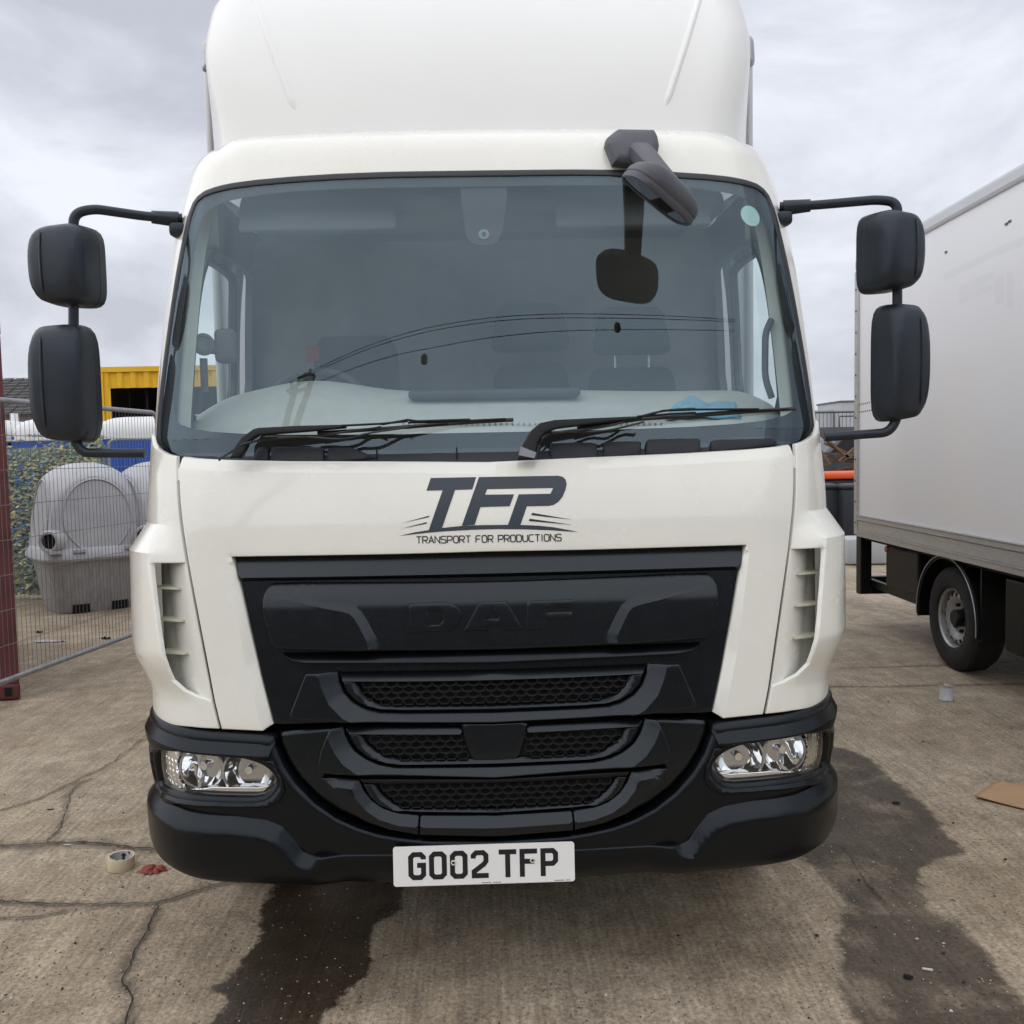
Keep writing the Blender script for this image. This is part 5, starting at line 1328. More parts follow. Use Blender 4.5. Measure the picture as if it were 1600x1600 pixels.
V = [(xL, YR + .03, .05), (xR, YR + .03, .05), (xR, YR + .03, ztop - .08), (xL, YR + .03, ztop - .08)]
link('net_backing', mesh('net_backing', [(x_, y_ + d_, z_) for d_ in (0, .006) for x_, y_, z_ in V], [(0, 1, 2, 3), (7, 6, 5, 4), (0, 4, 5, 1), (1, 5, 6, 2), (2, 6, 7, 3), (3, 7, 4, 0)]), cn, netm[1])

# ================================================================== grey domed tanks
M['tank'] = mat('grey_polyethylene', (.47, .475, .50), rough=.55, var=.12, vscale=5, bump=.15, bscale=60, rvar=.08)
M['tubgrey'] = mat('grey_polyethylene_worn', (.38, .38, .385), rough=.65, var=.25, vscale=7, stretch=(4, 4, .6), bump=.2, bscale=50)
def dome_tank(loc, yaw, lab):
    t = thing('domed_tank', lab, 'tank', 'grey domed tanks behind the fence', loc); t.rotation_euler = (0, 0, R(yaw))
    zl, hw, H = .62, .56, 1.0
    V = []; F = []; na, nr = 72, 26
    for j in range(nr + 1):
        ph = (math.pi / 2) * j / nr
        for i in range(na):
            a = 2 * math.pi * i / na; r = .70 * max(0, math.cos(ph)) ** .82; x, y, z = r * math.cos(a), r * math.sin(a), zl + H * math.sin(ph) ** 1.0
            # flattened faces
            lim = .50 - .10 * ((z - zl) / H)
            x = max(-lim, min(lim, x)) if abs(x) > abs(y) * .5 else x; y = max(-lim, min(lim, y)) if abs(y) > abs(x) * .5 else y
            V.append((x, y, z))
    for j in range(nr):
        for i in range(na): F.append((j * na + i, j * na + (i + 1) % na, (j + 1) * na + (i + 1) % na, (j + 1) * na + i))
    link('dome', mesh('dome', V, F, sharp=24), t, M['tank'])
    def ring(hx, r, z, n=64):
        o = []
        for i in range(n):
            a = 2 * math.pi * i / n; c, s_ = math.cos(a), math.sin(a); k = (abs(c) ** 5 + abs(s_) ** 5) ** (-1 / 5); o.append((hx * c * k, hx * s_ * k, z))
        return o
    def shell(rings, name, mt, sharp=35):
        V = [p for r_ in rings for p in r_]; n = len(rings[0]); F = [(j * n + i, j * n + (i + 1) % n, (j + 1) * n + (i + 1) % n, (j + 1) * n + i) for j in range(len(rings) - 1) for i in range(n)]
        return link(name, mesh(name, V, F, sharp=sharp), t, mt)
    shell([ring(.50, 0, .575), ring(.56, 0, .575), ring(.575, 0, .60), ring(.57, 0, .645), ring(.53, 0, .70), ring(.45, 0, .72)], 'lip', M['tank'])
    tub = shell([ring(.41, 0, .0), ring(.43, 0, .04), ring(.50, 0, .50), ring(.525, 0, .578)], 'tub', M['tubgrey'])
    for sy in (-1, 1):
        for dx in (-.20, .20):
            MB().box((dx, sy * .425, .05), (.17, .04, .094)).build('fork_slot', M['void'], tub)
        pts = [(.33 * math.cos(a), sy * (.487 if True else 0), 1.03 + .43 * math.sin(a)) for a in [2 * math.pi * k / 36 for k in range(37)]]
    # oval raised rim on the four faces
    for q in range(4):
        rz = Matrix.Rotation(R(90 * q), 3, 'Z'); pts = []
        for k in range(41):
            a = 2 * math.pi * k / 40; z = 1.04 + .40 * math.sin(a) - (.02 if math.sin(a) < 0 else 0); x = .345 * math.cos(a) * (1 - .25 * max(0, -math.sin(a)) ** 2); lim = .50 - .10 * ((z - zl) / H)
            pts.append(rz @ Vector((x, -lim - .004, z)))
        MB().tube(pts, .010, 6, False).build('face_rim', M['tank'], t, sharp=60)
    # filler port on the front left corner
    pd = Vector((-.7, -.7, .05)).normalized(); Mx = Matrix.Translation((-.475, -.475, .80)) @ pd.to_track_quat('Z', 'Y').to_matrix().to_4x4()
    po = MB().lathe([(.125, -.10), (.118, .04), (.105, .055), (.085, .055), (.080, .03), (.08, -.02)], Mx, 32).build('filler_port', M['tank'], t, sharp=40)
    MB().lathe([(.081, .025), (0, .02)], Mx, 28).build('port_opening', M['void'], po)
    for x in (-.22, .30, -.45, .47):
        MB().box((x, -.56, .685), (.12, .05, .03)).build('lip_tab', M['tank'], t)
    return t
g = ground(117, 958); dome_tank((g[0] - .03, g[1] + .45, 0), 38, 'grey domed plastic tank with a black filler port nearer the fence')
g2 = at(248, 950, 10.6); dome_tank((g2[0], 10.75, 0), 52, 'second grey domed plastic tank half hidden behind the truck corner')

# ================================================================== blue portable cabins with white roofs
M['bluecab'] = mat('blue_plastic_cabin', (.012, .085, .42), rough=.4, var=.12, vscale=4); M['whiteroof'] = mat('white_plastic_roof', (.74, .74, .74), rough=.5, var=.05)
def cabin(px, lab):
    c = lv(px, 13.4); t = thing('portable_toilet', lab, 'portable toilet', 'blue portable toilets behind the rear fence', c)
    MB().box((0, 0, 1.02), (1.06, 1.06, 1.96)).build('cabin_wall', M['bluecab'], t)
    V = []; F = []; n = 20
    for j in range(9):
        ph = math.pi / 2 * j / 8
        for i in range(n * 4):
            a = 2 * math.pi * i / (n * 4); cc, ss = math.cos(a), math.sin(a); k = (abs(cc) ** 6 + abs(ss) ** 6) ** (-1 / 6); r = .58 * max(0, math.cos(ph)) ** .45
            V.append((r * cc * k, r * ss * k, 2.02 + .24 * math.sin(ph)))
    m_ = n * 4
    for j in range(8):
        for i in range(m_): F.append((j * m_ + i, j * m_ + (i + 1) % m_, (j + 1) * m_ + (i + 1) % m_, (j + 1) * m_ + i))
    k0 = len(V); V += [(.58 * math.cos(2 * math.pi * i / m_) * (abs(math.cos(2 * math.pi * i / m_)) ** 6 + abs(math.sin(2 * math.pi * i / m_)) ** 6) ** (-1 / 6), .58 * math.sin(2 * math.pi * i / m_) * (abs(math.cos(2 * math.pi * i / m_)) ** 6 + abs(math.sin(2 * math.pi * i / m_)) ** 6) ** (-1 / 6), 1.94) for i in range(m_)]
    for i in range(m_): F.append((k0 + i, k0 + (i + 1) % m_, (i + 1) % m_, i))
    link('roof', mesh('roof', V, F, sharp=45), t, M['whiteroof'])
    MB().tube([(.30, .2, 2.2), (.30, .2, 2.36)], .055, 12).build('vent_pipe', M['whiteroof'], t, sharp=50)
    d = MB(); d.box((-.02, -.545, 1.02), (.74, .035, 1.84)); dr = d.build('door', M['bluecab'], t)
    MB().box((.26, -.575, 1.55), (.16, .012, .05)).build('door_sign', M['whiteroof'], dr)
    for k in (-.2, 0, .2): MB().box((k, -.568, 1.0), (.03, .02, 1.6)).build('door_rib', M['bluecab'], dr)
cabin(-18, 'blue portable toilet with white roof nearest the red container'); cabin(108, 'blue portable toilet with white roof behind the camouflage netting'); cabin(234, 'blue portable toilet with white roof beside the truck, behind bare mesh')

# ================================================================== yellow container
M['yellow'] = mat('yellow_container_paint', (.74, .43, .006), rough=.5, var=.08, vscale=3)
yc = thing('yellow_container', 'tall yellow corrugated container with a dark open doorway behind the portable toilets', 'container')
YY_ = 18.5; x0 = float(at(156, 640, YY_)[0]); zt = float(at(200, 573, YY_)[2]); x1 = x0 + 6.0
dx0 = float(at(174, 640, YY_)[0]); dzt = float(at(200, 606, YY_)[2])
def corr(xa, xb, za, zb, name, y=YY_):
    V = []; F = []; x = xa; st = .27
    k = 0
    while x < xb - 1e-6:
        for dx, dy in ((0, .0), (.085, .0), (.135, .045), (.22, .045)):
            if x + dx <= xb + 1e-6:
                for z in (za, zb): V.append((x + dx, y + dy, z))
        x += st
    for z in (za, zb): V.append((xb, y, z))
    for i in range(len(V) // 2 - 1): F.append((2 * i, 2 * i + 2, 2 * i + 3, 2 * i + 1))
    return link(name, mesh(name, V, F), yc, M['yellow'])
corr(x0 + .10, x1, dzt, zt - .10, 'corrugated_panel'); corr(x0 + .10, dx0, .1, dzt, 'corrugated_panel'); corr(dx0 + 3.2, x1, .1, dzt, 'corrugated_panel')
MB().box(((x0 + x1) / 2, YY_ + .03, zt - .05), (x1 - x0, .12, .10)).build('top_rail', M['yellow'], yc)
MB().box((x0 + .05, YY_ + .03, zt / 2 - .052), (.10, .12, zt - .11)).build('corner_post', M['yellow'], yc)
MB().box(((x0 + x1) / 2, YY_ + 1.25, zt - .03), (x1 - x0 - .02, 2.3, .04)).build('roof', M['yellow'], yc)
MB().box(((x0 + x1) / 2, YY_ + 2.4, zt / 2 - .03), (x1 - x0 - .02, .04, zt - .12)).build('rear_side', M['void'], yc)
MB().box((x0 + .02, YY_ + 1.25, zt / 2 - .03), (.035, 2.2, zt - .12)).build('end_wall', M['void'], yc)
for k in range(9): MB().box((dx0 + .18 + k * .36, YY_ + .5, dzt / 2), (.03, .03, dzt - .04)).build('hanging_strip', M['blackdull'], yc)

# ================================================================== grey tiled building far left
M['slate'] = mat('grey_roof_tile', (.085, .083, .085), rough=.85, var=.3, vscale=8); M['oldwall'] = mat('render_wall', (.30, .28, .26), rough=.9, var=.15)
bl = thing('tiled_building', 'low building with a dark grey tiled roof beyond the red container', 'building')
YB = 30.0; zr = float(at(30, 592, YB)[2]); xa, xb = float(at(-260, 600, YB)[0]), float(at(140, 600, YB)[0])
MB().box(((xa + xb) / 2, YB + .3, 1.6), (xb - xa - .6, 4.6, 3.2)).build('wall', M['oldwall'], bl)
rfm = MB(); nrow, ncol = 12, int((xb - xa) / .34)
for j in range(nrow):
    z_a = 3.1 + (zr - 3.1) * j / nrow; y_a = YB - 2.4 + 2.4 * j / nrow; dz = (zr - 3.1) / nrow; dy = 2.4 / nrow
    for i in range(ncol):
        xx = xa + i * .34 + random.uniform(-.005, .005); h = .012 + .018 * random.random()
        rfm.add([(xx, y_a - .02, z_a + .03 + h), (xx + .33, y_a - .02, z_a + .045 + h), (xx + .33, y_a + dy + .05, z_a + dz + .02 + h), (xx, y_a + dy + .05, z_a + dz + .01 + h), (xx, y_a - .02, z_a - .01), (xx + .33, y_a - .02, z_a - .01)], [(0, 1, 2, 3), (4, 5, 1, 0)])
ro = rfm.build('roof_tiles', M['slate'], bl); ro['kind'] = 'stuff'
MB().add([(xa, YB - 2.4, 3.08), (xb, YB - 2.4, 3.08), (xb, YB, zr), (xa, YB, zr), (xa, YB + 2.6, 3.08), (xb, YB + 2.6, 3.08)], [(0, 1, 2, 3), (3, 2, 5, 4), (0, 3, 4), (1, 5, 2)]).build('roof', M['slate'], bl)
# ================================================================== the second truck (box van) on the right
lut = thing('box_van', 'white box van with aluminium trim parked on the right', 'van')
LA = R(2.1); LY = Vector((math.sin(LA), math.cos(LA), 0)); LX = Vector((math.cos(LA), -math.sin(LA), 0))
_g = ground(1492, 1050); LO = Vector((_g[0], _g[1], 0)) - LX * .07          # wheel contact, box side a little outboard
def lq(px, py):                                                           # pixel -> (along, height) on the box side plane
    r = Vector(ray(px, py)); t = (LO - CAM_LOC).dot(LX) / r.dot(LX); p = CAM_LOC + r * t; return (p - LO).dot(LY), p.z
def LP(x, y, z): return LO + LX * x + LY * y + Vector((0, 0, z))
yR, zT = lq(1337, 404); zT2 = lq(1600, 256)[1]; yR2, zB = lq(1333, 836); zRail = lq(1337, 805)[1]
zT = (zT + zT2) / 2; yF = yR - 4.25
M['vanpanel'] = mat('white_grp_panel', (.90, .90, .90), rough=.32, var=.015, vscale=1.2, coat=.25)
M['ghost'] = mat('faded_decal_ghost', (.855, .855, .86), rough=.34, coat=.25)
M['rail'] = mat('anodised_rail', (.52, .52, .505), rough=.42, metal=.55, var=.15, vscale=10, stretch=(1, 1, 8))
def lbox(name, x0, x1, y0, y1, z0, z1, mt, par, bev=.0):
    pts = [LP(x, y, z) for x in (x0, x1) for y in (y0, y1) for z in (z0, z1)]
    o = MB().add(pts, [(0, 1, 3, 2), (4, 6, 7, 5), (0, 4, 5, 1), (2, 3, 7, 6), (0, 2, 6, 4), (1, 5, 7, 3)]).build(name, mt, par)
    if bev: md = o.modifiers.new('b', 'BEVEL'); md.width = bev; md.segments = 2
    return o
side = lbox('box_body', .012, 2.08, yF, yR - .01, zRail - .02, zT - .05, M['vanpanel'], lut)
lbox('top_rail', -.012, 2.10, yF - .01, yR, zT - .105, zT, M['boxgrp'], side, .025)
lbox('rear_post', -.006, .10, yR - .075, yR + .012, zB + .01, zT - .106, M['rail'], side, .008)
zs = [zB, zB + (zRail - zB) * .26, zB + (zRail - zB) * .78, zRail]
for i, (a, b, x) in enumerate(((zs[0], zs[1], -.010), (zs[1] + .003, zs[2] - .003, .000), (zs[2], zs[3], -.012))):
    lbox('side_rail', x, .14, yF - .01, yR - .078, a, b - .001, M['rail'], side, .006)
lbox('rail_lip', -.020, .02, yF - .01, yR - .078, zs[3], zs[3] + .010, M['alu'], side, .003)
lbox('rail_lip', -.016, .02, yF - .01, yR - .078, zs[1] - .006, zs[1] + .004, M['alu'], side, .003)
lbox('floor_underside', .05, 2.05, yF, yR, zB - .03, zB + .05, M['void'], lut)
M['rivet'] = mat('dark_rivet', (.12, .12, .12), rough=.4, metal=.5)
for k in range(12):
    z = zB + .12 + k * (zT - zB - .2) / 12
    MB().lathe([(.010, 0), (.008, .005), (0, .006)], Matrix.Translation(LP(-.007, yR - .032, z)) @ (-LX).to_track_quat('Z', 'Y').to_matrix().to_4x4(), 10).build('rivet', M['rivet'], side, sharp=40)
# two dotted rows of old rivet holes near the rear
for (xa, ya, xb, yb) in ((1341, 632, 1376, 625), (1341, 644, 1376, 638)):
    A_, B_ = lq(xa, ya), lq(xb, yb)
    for k in range(12):
        t = k / 11; y, z = A_[0] + (B_[0] - A_[0]) * t, A_[1] + (B_[1] - A_[1]) * t
        MB().lathe([(.008, 0), (.006, .003), (0, .003)], Matrix.Translation(LP(.0105, y, z)) @ (-LX).to_track_quat('Z', 'Y').to_matrix().to_4x4(), 8).build('rivet', M['rivet'], side)
# ghost of removed lettering
def ghost(pts, name='faded_lettering'):
    V = [LP(.0116, *lq(x, y)) for x, y in pts]; link(name, mesh(name, V, [tuple(range(len(V)))]), side, M['ghost'])
def z2(p): return [(1420 + x * .1125, 380 + y * .1125) for x, y in p]
ghost(z2([(450, 420), (1250, 40), (1600, -110), (1600, 20), (1170, 180), (470, 520)]))
ghost(z2([(670, 600), (1140, 390), (1145, 500), (900, 610), (1120, 560), (1130, 640), (930, 745), (680, 850)]))
ghost(z2([(1170, 480), (1290, 430), (1290, 820), (1180, 860)])); ghost(z2([(1330, 430), (1420, 400), (1420, 890), (1335, 900)]))
for (x, y) in ((1476, 394), (1570, 350), (1575, 346)): 
    y_, z_ = lq(x, y); MB().box(LP(.010, y_, z_), (.006, .03, .014)).build('chip', M['rivet'], side)
# wheel, mudguard, chassis
wy = (Vector((_g[0], _g[1], 0)) - LO).dot(LY) + .08; WR = .375
wh = link('wheel', None, lut)
Wm = Matrix.Translation(LP(.07 + .11, wy, WR)) @ Matrix(((LX.x, LY.x, 0, 0), (LX.y, LY.y, 0, 0), (0, 0, 1, 0), (0, 0, 0, 1))) @ Matrix.Rotation(R(-90), 4, 'Y')
h = .115; rr = .215
MB().lathe([(rr, h * .72), (rr + .012, h * .95), (rr + .030, h * 1.0), (rr + .034, h * .985), (rr + .038, h * 1.0), (WR - .05, h), (WR - .02, h * .90), (WR - .004, h * .74), (WR, h * .55), (WR - .008, h * .5), (WR - .008, h * .44), (WR, h * .4), (WR, -h * .6), (WR - .03, -h), (rr, -h * .8)], Wm, 64).build('tyre', M['tyre'], wh, sharp=30)
rim = MB().lathe([(rr + .004, h * .80), (rr - .004, h * .86), (rr - .014, h * .74), (rr - .018, h * .30), (rr - .022, h * .1)], Wm, 56).build('rim', M['rim'], wh, sharp=30)
# pressed disc with a ring of holes
V = []; F = []; NB = 16; ri, ro_ = .138, .195
seg = 12
prof = [(.060, .020), (.075, .030), (.125, .040), (.150, .066), (.185, .064), (.196, .020)]
MB().lathe([(0, .020), (.060, .020), (.075, .026), (.118, .036), (.130, .050), (.150, .066), (.158, .067)], Wm, 48).build('wheel_disc', M['rim'], wh, sharp=35)
MB().lathe([(.186, .058), (.197, .030), (.199, .0)], Wm, 48).build('disc_flange', M['rim'], wh, sharp=35)
for k in range(NB):
    a0 = 2 * math.pi * (k + .22) / NB; a1 = 2 * math.pi * (k + .78) / NB
    MB().lathe([(.158, .067), (.172, .066), (.186, .058)], Wm, 4, a0, a1, closed=False).build('disc_spoke', M['rim'], wh)
MB().lathe([(.199, -.02), (.0, -.03)], Wm, 40).build('wheel_backing', M['void'], wh)
MB().lathe([(.062, .02), (.060, .075), (.052, .088), (.0, .088)], Wm, 32).build('hub', M['blackdull'], wh, sharp=40)
for k in range(6):
    a = 2 * math.pi * k / 6 + .3; MB().lathe([(.014, 0), (.013, .024), (0, .026)], Wm @ Matrix.Translation((.095 * math.cos(a), .095 * math.sin(a), .030)), 6).build('wheel_nut', M['blackdull'], wh)
wh2 = link('wheel', None, lut); Wm2 = Matrix.Translation(LP(1.75, wy, WR)) @ Matrix.Rotation(R(90), 4, 'Y')
MB().lathe([(rr, h * .72), (rr + .03, h), (WR - .02, h * .9), (WR, h * .55), (WR, -h * .6), (WR - .03, -h), (rr, -h * .8)], Wm2, 40).build('tyre', M['tyre'], wh2, sharp=30)
MB().lathe([(rr, -.06), (0, -.06)], Wm2, 30).build('rim', M['rim'], wh2)
MB().tube([LP(.2, wy, WR), LP(1.75, wy, WR)], .05, 10).build('rear_axle', M['void'], lut)
mg = MB(); V = []; F = []; n = 22; ra = WR + .075
for k in range(n + 1):
    a = R(-8 + 196 * k / n)
    for x, rr_ in ((.035, ra - .02), (.030, ra), (.04, ra + .012), (.36, ra + .012)): V.append(LP(x, wy + rr_ * math.cos(a) * 1.02, WR + rr_ * math.sin(a)))
for k in range(n):
    for j in range(3): F.append((k * 4 + j, k * 4 + j + 1, k * 4 + j + 5, k * 4 + j + 4))
mud = link('mudguard', mesh('mudguard', V, F, sharp=40), lut, M['blackdull'])
MB().tube([LP(.026, wy + (ra + .002) * math.cos(R(a)) * 1.02, WR + (ra + .002) * math.sin(R(a))) for a in np.linspace(-6, 186, 30)], .0045, 6).build('guard_edge', M['alu'], mud, sharp=60)
lbox('mudflap', .05, .34, wy - ra - .035, wy - ra - .015, .30, zB, M['blackdull'], mud)
lbox('chassis_rail', .55, .65, yF - 1, yR, .52, zB - .04, M['void'], lut); lbox('chassis_rail', 1.35, 1.45, yF - 1, yR, .52, zB - .04, M['void'], lut)
lbox('cross_member', .10, 2.0, wy + .62, wy + .70, .40, .46, M['blackdull'], lut); lbox('side_guard', .12, .16, wy + .52, yR - .02, .36, .43, M['blackdull'], lut)
lbox('storage_box', .10, .6, wy + .60, yR - .45, .43, zB - .04, M['blackdull'], lut, .02)
lbox('rear_bracket', .02, .12, yR - .10, yR + .02, .30, zB, M['blackdull'], lut, .01); lbox('tail_lift', .05, 2.0, yR + .02, yR + .10, .28, .44, M['blackdull'], lut, .01)
M['redlamp'] = mat('amber_marker_lamp', (.35, .10, .05), rough=.3)
MB().lathe([(.03, 0), (.028, .02), (0, .026)], Matrix.Translation(LP(.055, yR - .62, zB - .06)) @ (-LX).to_track_quat('Z', 'Y').to_matrix().to_4x4(), 16).build('marker_lamp', M['redlamp'], lut, sharp=40)
lbox('side_bracket', .06, .12, wy - ra - .55, wy - ra - .30, .30, zB - .05, M['blackdull'], lut, .02)
# cab of the van (outside the picture): bonnet, doors, roof
cabv = [(-.0, yF), (0, yF - 1.05), (.0, yF - 1.9)]
prof = [(yF + .02, .42), (yF + .02, 2.35), (yF - .55, 2.38), (yF - .95, 2.15), (yF - 1.45, 1.38), (yF - 2.05, 1.12), (yF - 2.15, .75), (yF - 2.12, .40)]
V = [LP(x, y, z) for x in (.08, 2.0) for y, z in prof]; n = len(prof)
o = link('van_cab', mesh('van_cab', V, [tuple(range(n)), tuple(reversed(range(n, 2 * n)))] + [((i + 1) % n, i, n + i, n + (i + 1) % n) for i in range(n)]), lut, M['white']); md = o.modifiers.new('b', 'BEVEL'); md.width = .07; md.segments = 3
for x in (.075, 2.005):
    V = [LP(x, y, z) for y, z in ((yF - .15, 1.45), (yF - 1.30, 1.42), (yF - .90, 2.08), (yF - .15, 2.15))]; link('van_window', mesh('van_window', V, [(0, 1, 2, 3)]), o, M['frit'])
for x in (.18, 1.9):
    w_ = link('wheel', None, lut); MB().lathe([(0, .09), (.2, .09), (.23, .115), (WR - .02, .1), (WR, .06), (WR, -.06), (WR - .03, -.1), (0, -.1)], Matrix.Translation(LP(x, yF - 1.45, WR)) @ Matrix.Rotation(R(-90 if x < 1 else 90), 4, 'Y'), 40).build('tyre', M['tyre'], w_, sharp=30)

# ================================================================== gap between the vehicles
M['bindark'] = mat('dark_bin_plastic', (.020, .024, .034), rough=.55, var=.15); M['orange'] = mat('orange_bin_lid', (.72, .10, .025), rough=.5, var=.08)
def wheelie(px, Y, lab, yaw=0):
    c = lv(px, Y); t = thing('wheelie_bin', lab, 'bin', 'dark wheelie bins beyond the truck', c); t.rotation_euler = (0, 0, R(yaw))
    V, F = rbox((0, 0, .52), (.56, .60, .90), .05, 2, taper=lambda p: Vector((p.x * (.84 + .16 * (p.z / .9 + .5)), p.y * (.80 + .20 * (p.z / .9 + .5)), p.z))); MB().add(V, F).build('bin_body', M['bindark'], t, sharp=40)
    V, F = rbox((0, 0, 1.0), (.60, .66, .07), .03, 3); MB().add(V, F).build('bin_lid', M['bindark'], t, sharp=40)
    for s_ in (-.25, .25): MB().lathe([(0, .03), (.10, .03), (.10, -.03), (0, -.03)], Matrix.Translation((s_, .27, .10)) @ Matrix.Rotation(R(90), 4, 'Y'), 20).build('bin_wheel', M['blackdull'], t, sharp=40)
    MB().tube([(-.22, .34, .97), (.22, .34, .97)], .014, 8).build('bin_handle', M['bindark'], t, sharp=60)
wheelie(1284, 14.6, 'dark wheelie bin beside the truck, nearer its cab corner'); wheelie(1333, 14.4, 'dark wheelie bin partly behind the box van rear post')
c = lv(1305, 16.6); t = thing('waste_container', 'large dark waste bin with a bright orange lid beyond the wheelie bins', 'bin', loc=c)
zo = float(at(1305, 748, 16.0)[2])
V, F = rbox((0, 0, zo / 2 + .06), (1.36, 1.0, zo - .16), .05, 2, taper=lambda p: Vector((p.x * (.93 + .07 * (p.z / zo + .5)), p.y * (.9 + .1 * (p.z / zo + .5)), p.z))); MB().add(V, F).build('bin_body', M['bindark'], t, sharp=40)
V, F = rbox((0, -.02, zo + .05), (1.44, 1.12, .12), .04, 3); MB().add(V, F).build('bin_lid', M['orange'], t, sharp=40)
for x in (-.5, .5):
    for y in (-.35, .35): MB().lathe([(0, .025), (.09, .025), (.09, -.025), (0, -.025)], Matrix.Translation((x, y, .09)) @ Matrix.Rotation(R(90), 4, 'Y'), 18).build('bin_wheel', M['blackdull'], t, sharp=40)
# dark grey van, timber stack, raised walkway with railing, white unit
M['vangrey'] = mat('blue_grey_car_paint', (.045, .055, .075), rough=.3, coat=.4); M['timber'] = mat('old_timber', (.16, .10, .06), rough=.85, var=.4, vscale=6); M['brickw'] = mat('brown_brick_wall', (.12, .075, .055), rough=.9, var=.35, vscale=9)
M['farwhite'] = mat('pale_cladding', (.42, .44, .46), rough=.6, var=.06); M['railgrey'] = mat('walkway_steel', (.10, .11, .125), rough=.5, metal=.3)
cv = lv(1326, 24); car = thing('parked_car', 'dark blue-grey car parked beyond the orange lidded bin', 'car', loc=cv)
prof = [(-2.0, .35), (-2.0, .85), (-1.85, 1.0), (-1.0, 1.15), (-.55, 1.62), (.9, 1.68), (1.6, 1.15), (2.0, 1.0), (2.05, .4)]
V = [(x, y, z + .28) for y in (-.85, .85) for x, z in prof]; n = len(prof)
o = link('car_body', mesh('car_body', V, [tuple(reversed(range(n))), tuple(range(n, 2 * n))] + [(i, (i + 1) % n, n + (i + 1) % n, n + i) for i in range(n)]), car, M['vangrey']); md = o.modifiers.new('b', 'BEVEL'); md.width = .09; md.segments = 3
link('car_window', mesh('car_window', [(x, -.858, z + .28) for x, z in ((-.85, 1.15), (1.3, 1.15), (.85, 1.58), (-.5, 1.55))], [(0, 1, 2, 3)]), o, M['frit'])
for x in (-1.25, 1.25):
    for y in (-.78, .78): MB().lathe([(0, .1), (.2, .1), (.32, .08), (.33, -.08), (0, -.1)], Matrix.Translation((x, y, .33)) @ Matrix.Rotation(R(90), 4, 'X'), 28).build('wheel', M['tyre'], car, sharp=40)
cw = lv(1300, 30); bw = thing('brick_wall', 'brown brick wall below the far walkway', 'wall', loc=cw)
zbw = float(at(1300, 692, 30)[2]); mb = MB(); mb.box((.6, .2, zbw / 2), (7.0, .24, zbw)); mb.build('wall_core', M['brickw'], bw)
zw = float(at(1310, 668, 31)[2]); zr0 = float(at(1310, 645, 31)[2])
wk = thing('walkway', 'raised steel walkway with railings above the brick wall', 'walkway', loc=lv(1305, 31))
MB().box((.5, 0, zw - .12), (8, 1.4, .24)).build('deck', M['railgrey'], wk)
MB().tube([(-3.5, -.68, zr0), (4.5, -.68, zr0)], .04, 6).build('handrail', M['railgrey'], wk)
for k in range(60): MB().tube([(-3.4 + k * .13, -.68, zw), (-3.4 + k * .13, -.68, zr0)], .011, 4).build('baluster', M['railgrey'], wk)
for k in (0, 1): MB().tube([(-.2 + k, -.9, zw - .1), (-.2 + k, -.9, zw + .35), (1.2 + k, -.9, zw + .35)], .03, 6).build('bracket', M['railgrey'], wk)
for x in (-3.3, 0, 4.3): MB().box((x, 0, (zw - .24) / 2), (.2, .2, zw - .25)).build('support', M['railgrey'], wk)
hu = thing('white_unit', 'pale flat-roofed unit showing above the far railings', 'building', loc=lv(1325, 44)); zu = float(at(1318, 631, 44)[2])
MB().box((.2, 0, zu / 2), (2.3, 3, zu)).build('wall', M['farwhite'], hu); MB().box((.2, 0, zu + .04), (2.4, 3.1, .08)).build('roof_edge', M['railgrey'], hu)
MB().box((.75, -1.52, zu - .6), (.7, .05, .5)).build('window', M['frit'], hu); MB().box((-1.6, .5, zu / 2 - .15), (1.2, 2.4, zu - .35)).build('lean_to', M['farwhite'], hu)
for k, (px, Y, ang_, L) in enumerate(((1292, 20, 70, 1.9), (1298, 20.2, 35, 1.6), (1318, 20.5, -40, 1.2), (1312, 20.7, 10, 1.4), (1324, 20.3, -30, 1.0))):
    c = lv(px, Y); z0_ = float(at(px, 712 + 5 * (k % 2), Y)[2]); rot = Matrix.Rotation(R(ang_), 3, 'Y')
    pass
pl_ = thing('timber_pile', 'pile of old brown timber and pallets beyond the orange lidded bin', 'timber pile', loc=lv(1300, 20.4))
for k in range(26):
    x = random.uniform(-.9, .9); z = .1 + k * .055; L = random.uniform(.9, 1.7); rot = Matrix.Rotation(R(random.uniform(-25, 25)), 3, 'Y') @ Matrix.Rotation(R(random.uniform(-20, 20)), 3, 'Z')
    MB().box((x * .6, random.uniform(-.3, .3), z), (L, .12, .05), rot).build('plank', M['timber'], pl_)
for k, (x, z, a) in enumerate(((-.5, 1.7, 55), (-.2, 1.75, 40), (.45, 1.65, -38), (.55, 1.6, -30))):
    MB().box((x, -.35, z), (1.1, .10, .05), Matrix.Rotation(R(a), 3, 'Y')).build('plank', M['timber'], pl_)
# pale block on the ground under the tail lift
g = lv(1352, 12.5); ob = MB(); V, F = rbox((0, 0, .22), (.7, .5, .36), .04, 2); ob.add(V, F); o = ob.build('pale_sack', M['farwhite'], None, sharp=40); o.location = (g.x, g.y, -.03); tag(o, 'pale sack lying on the ground seen under the box van', 'sack')

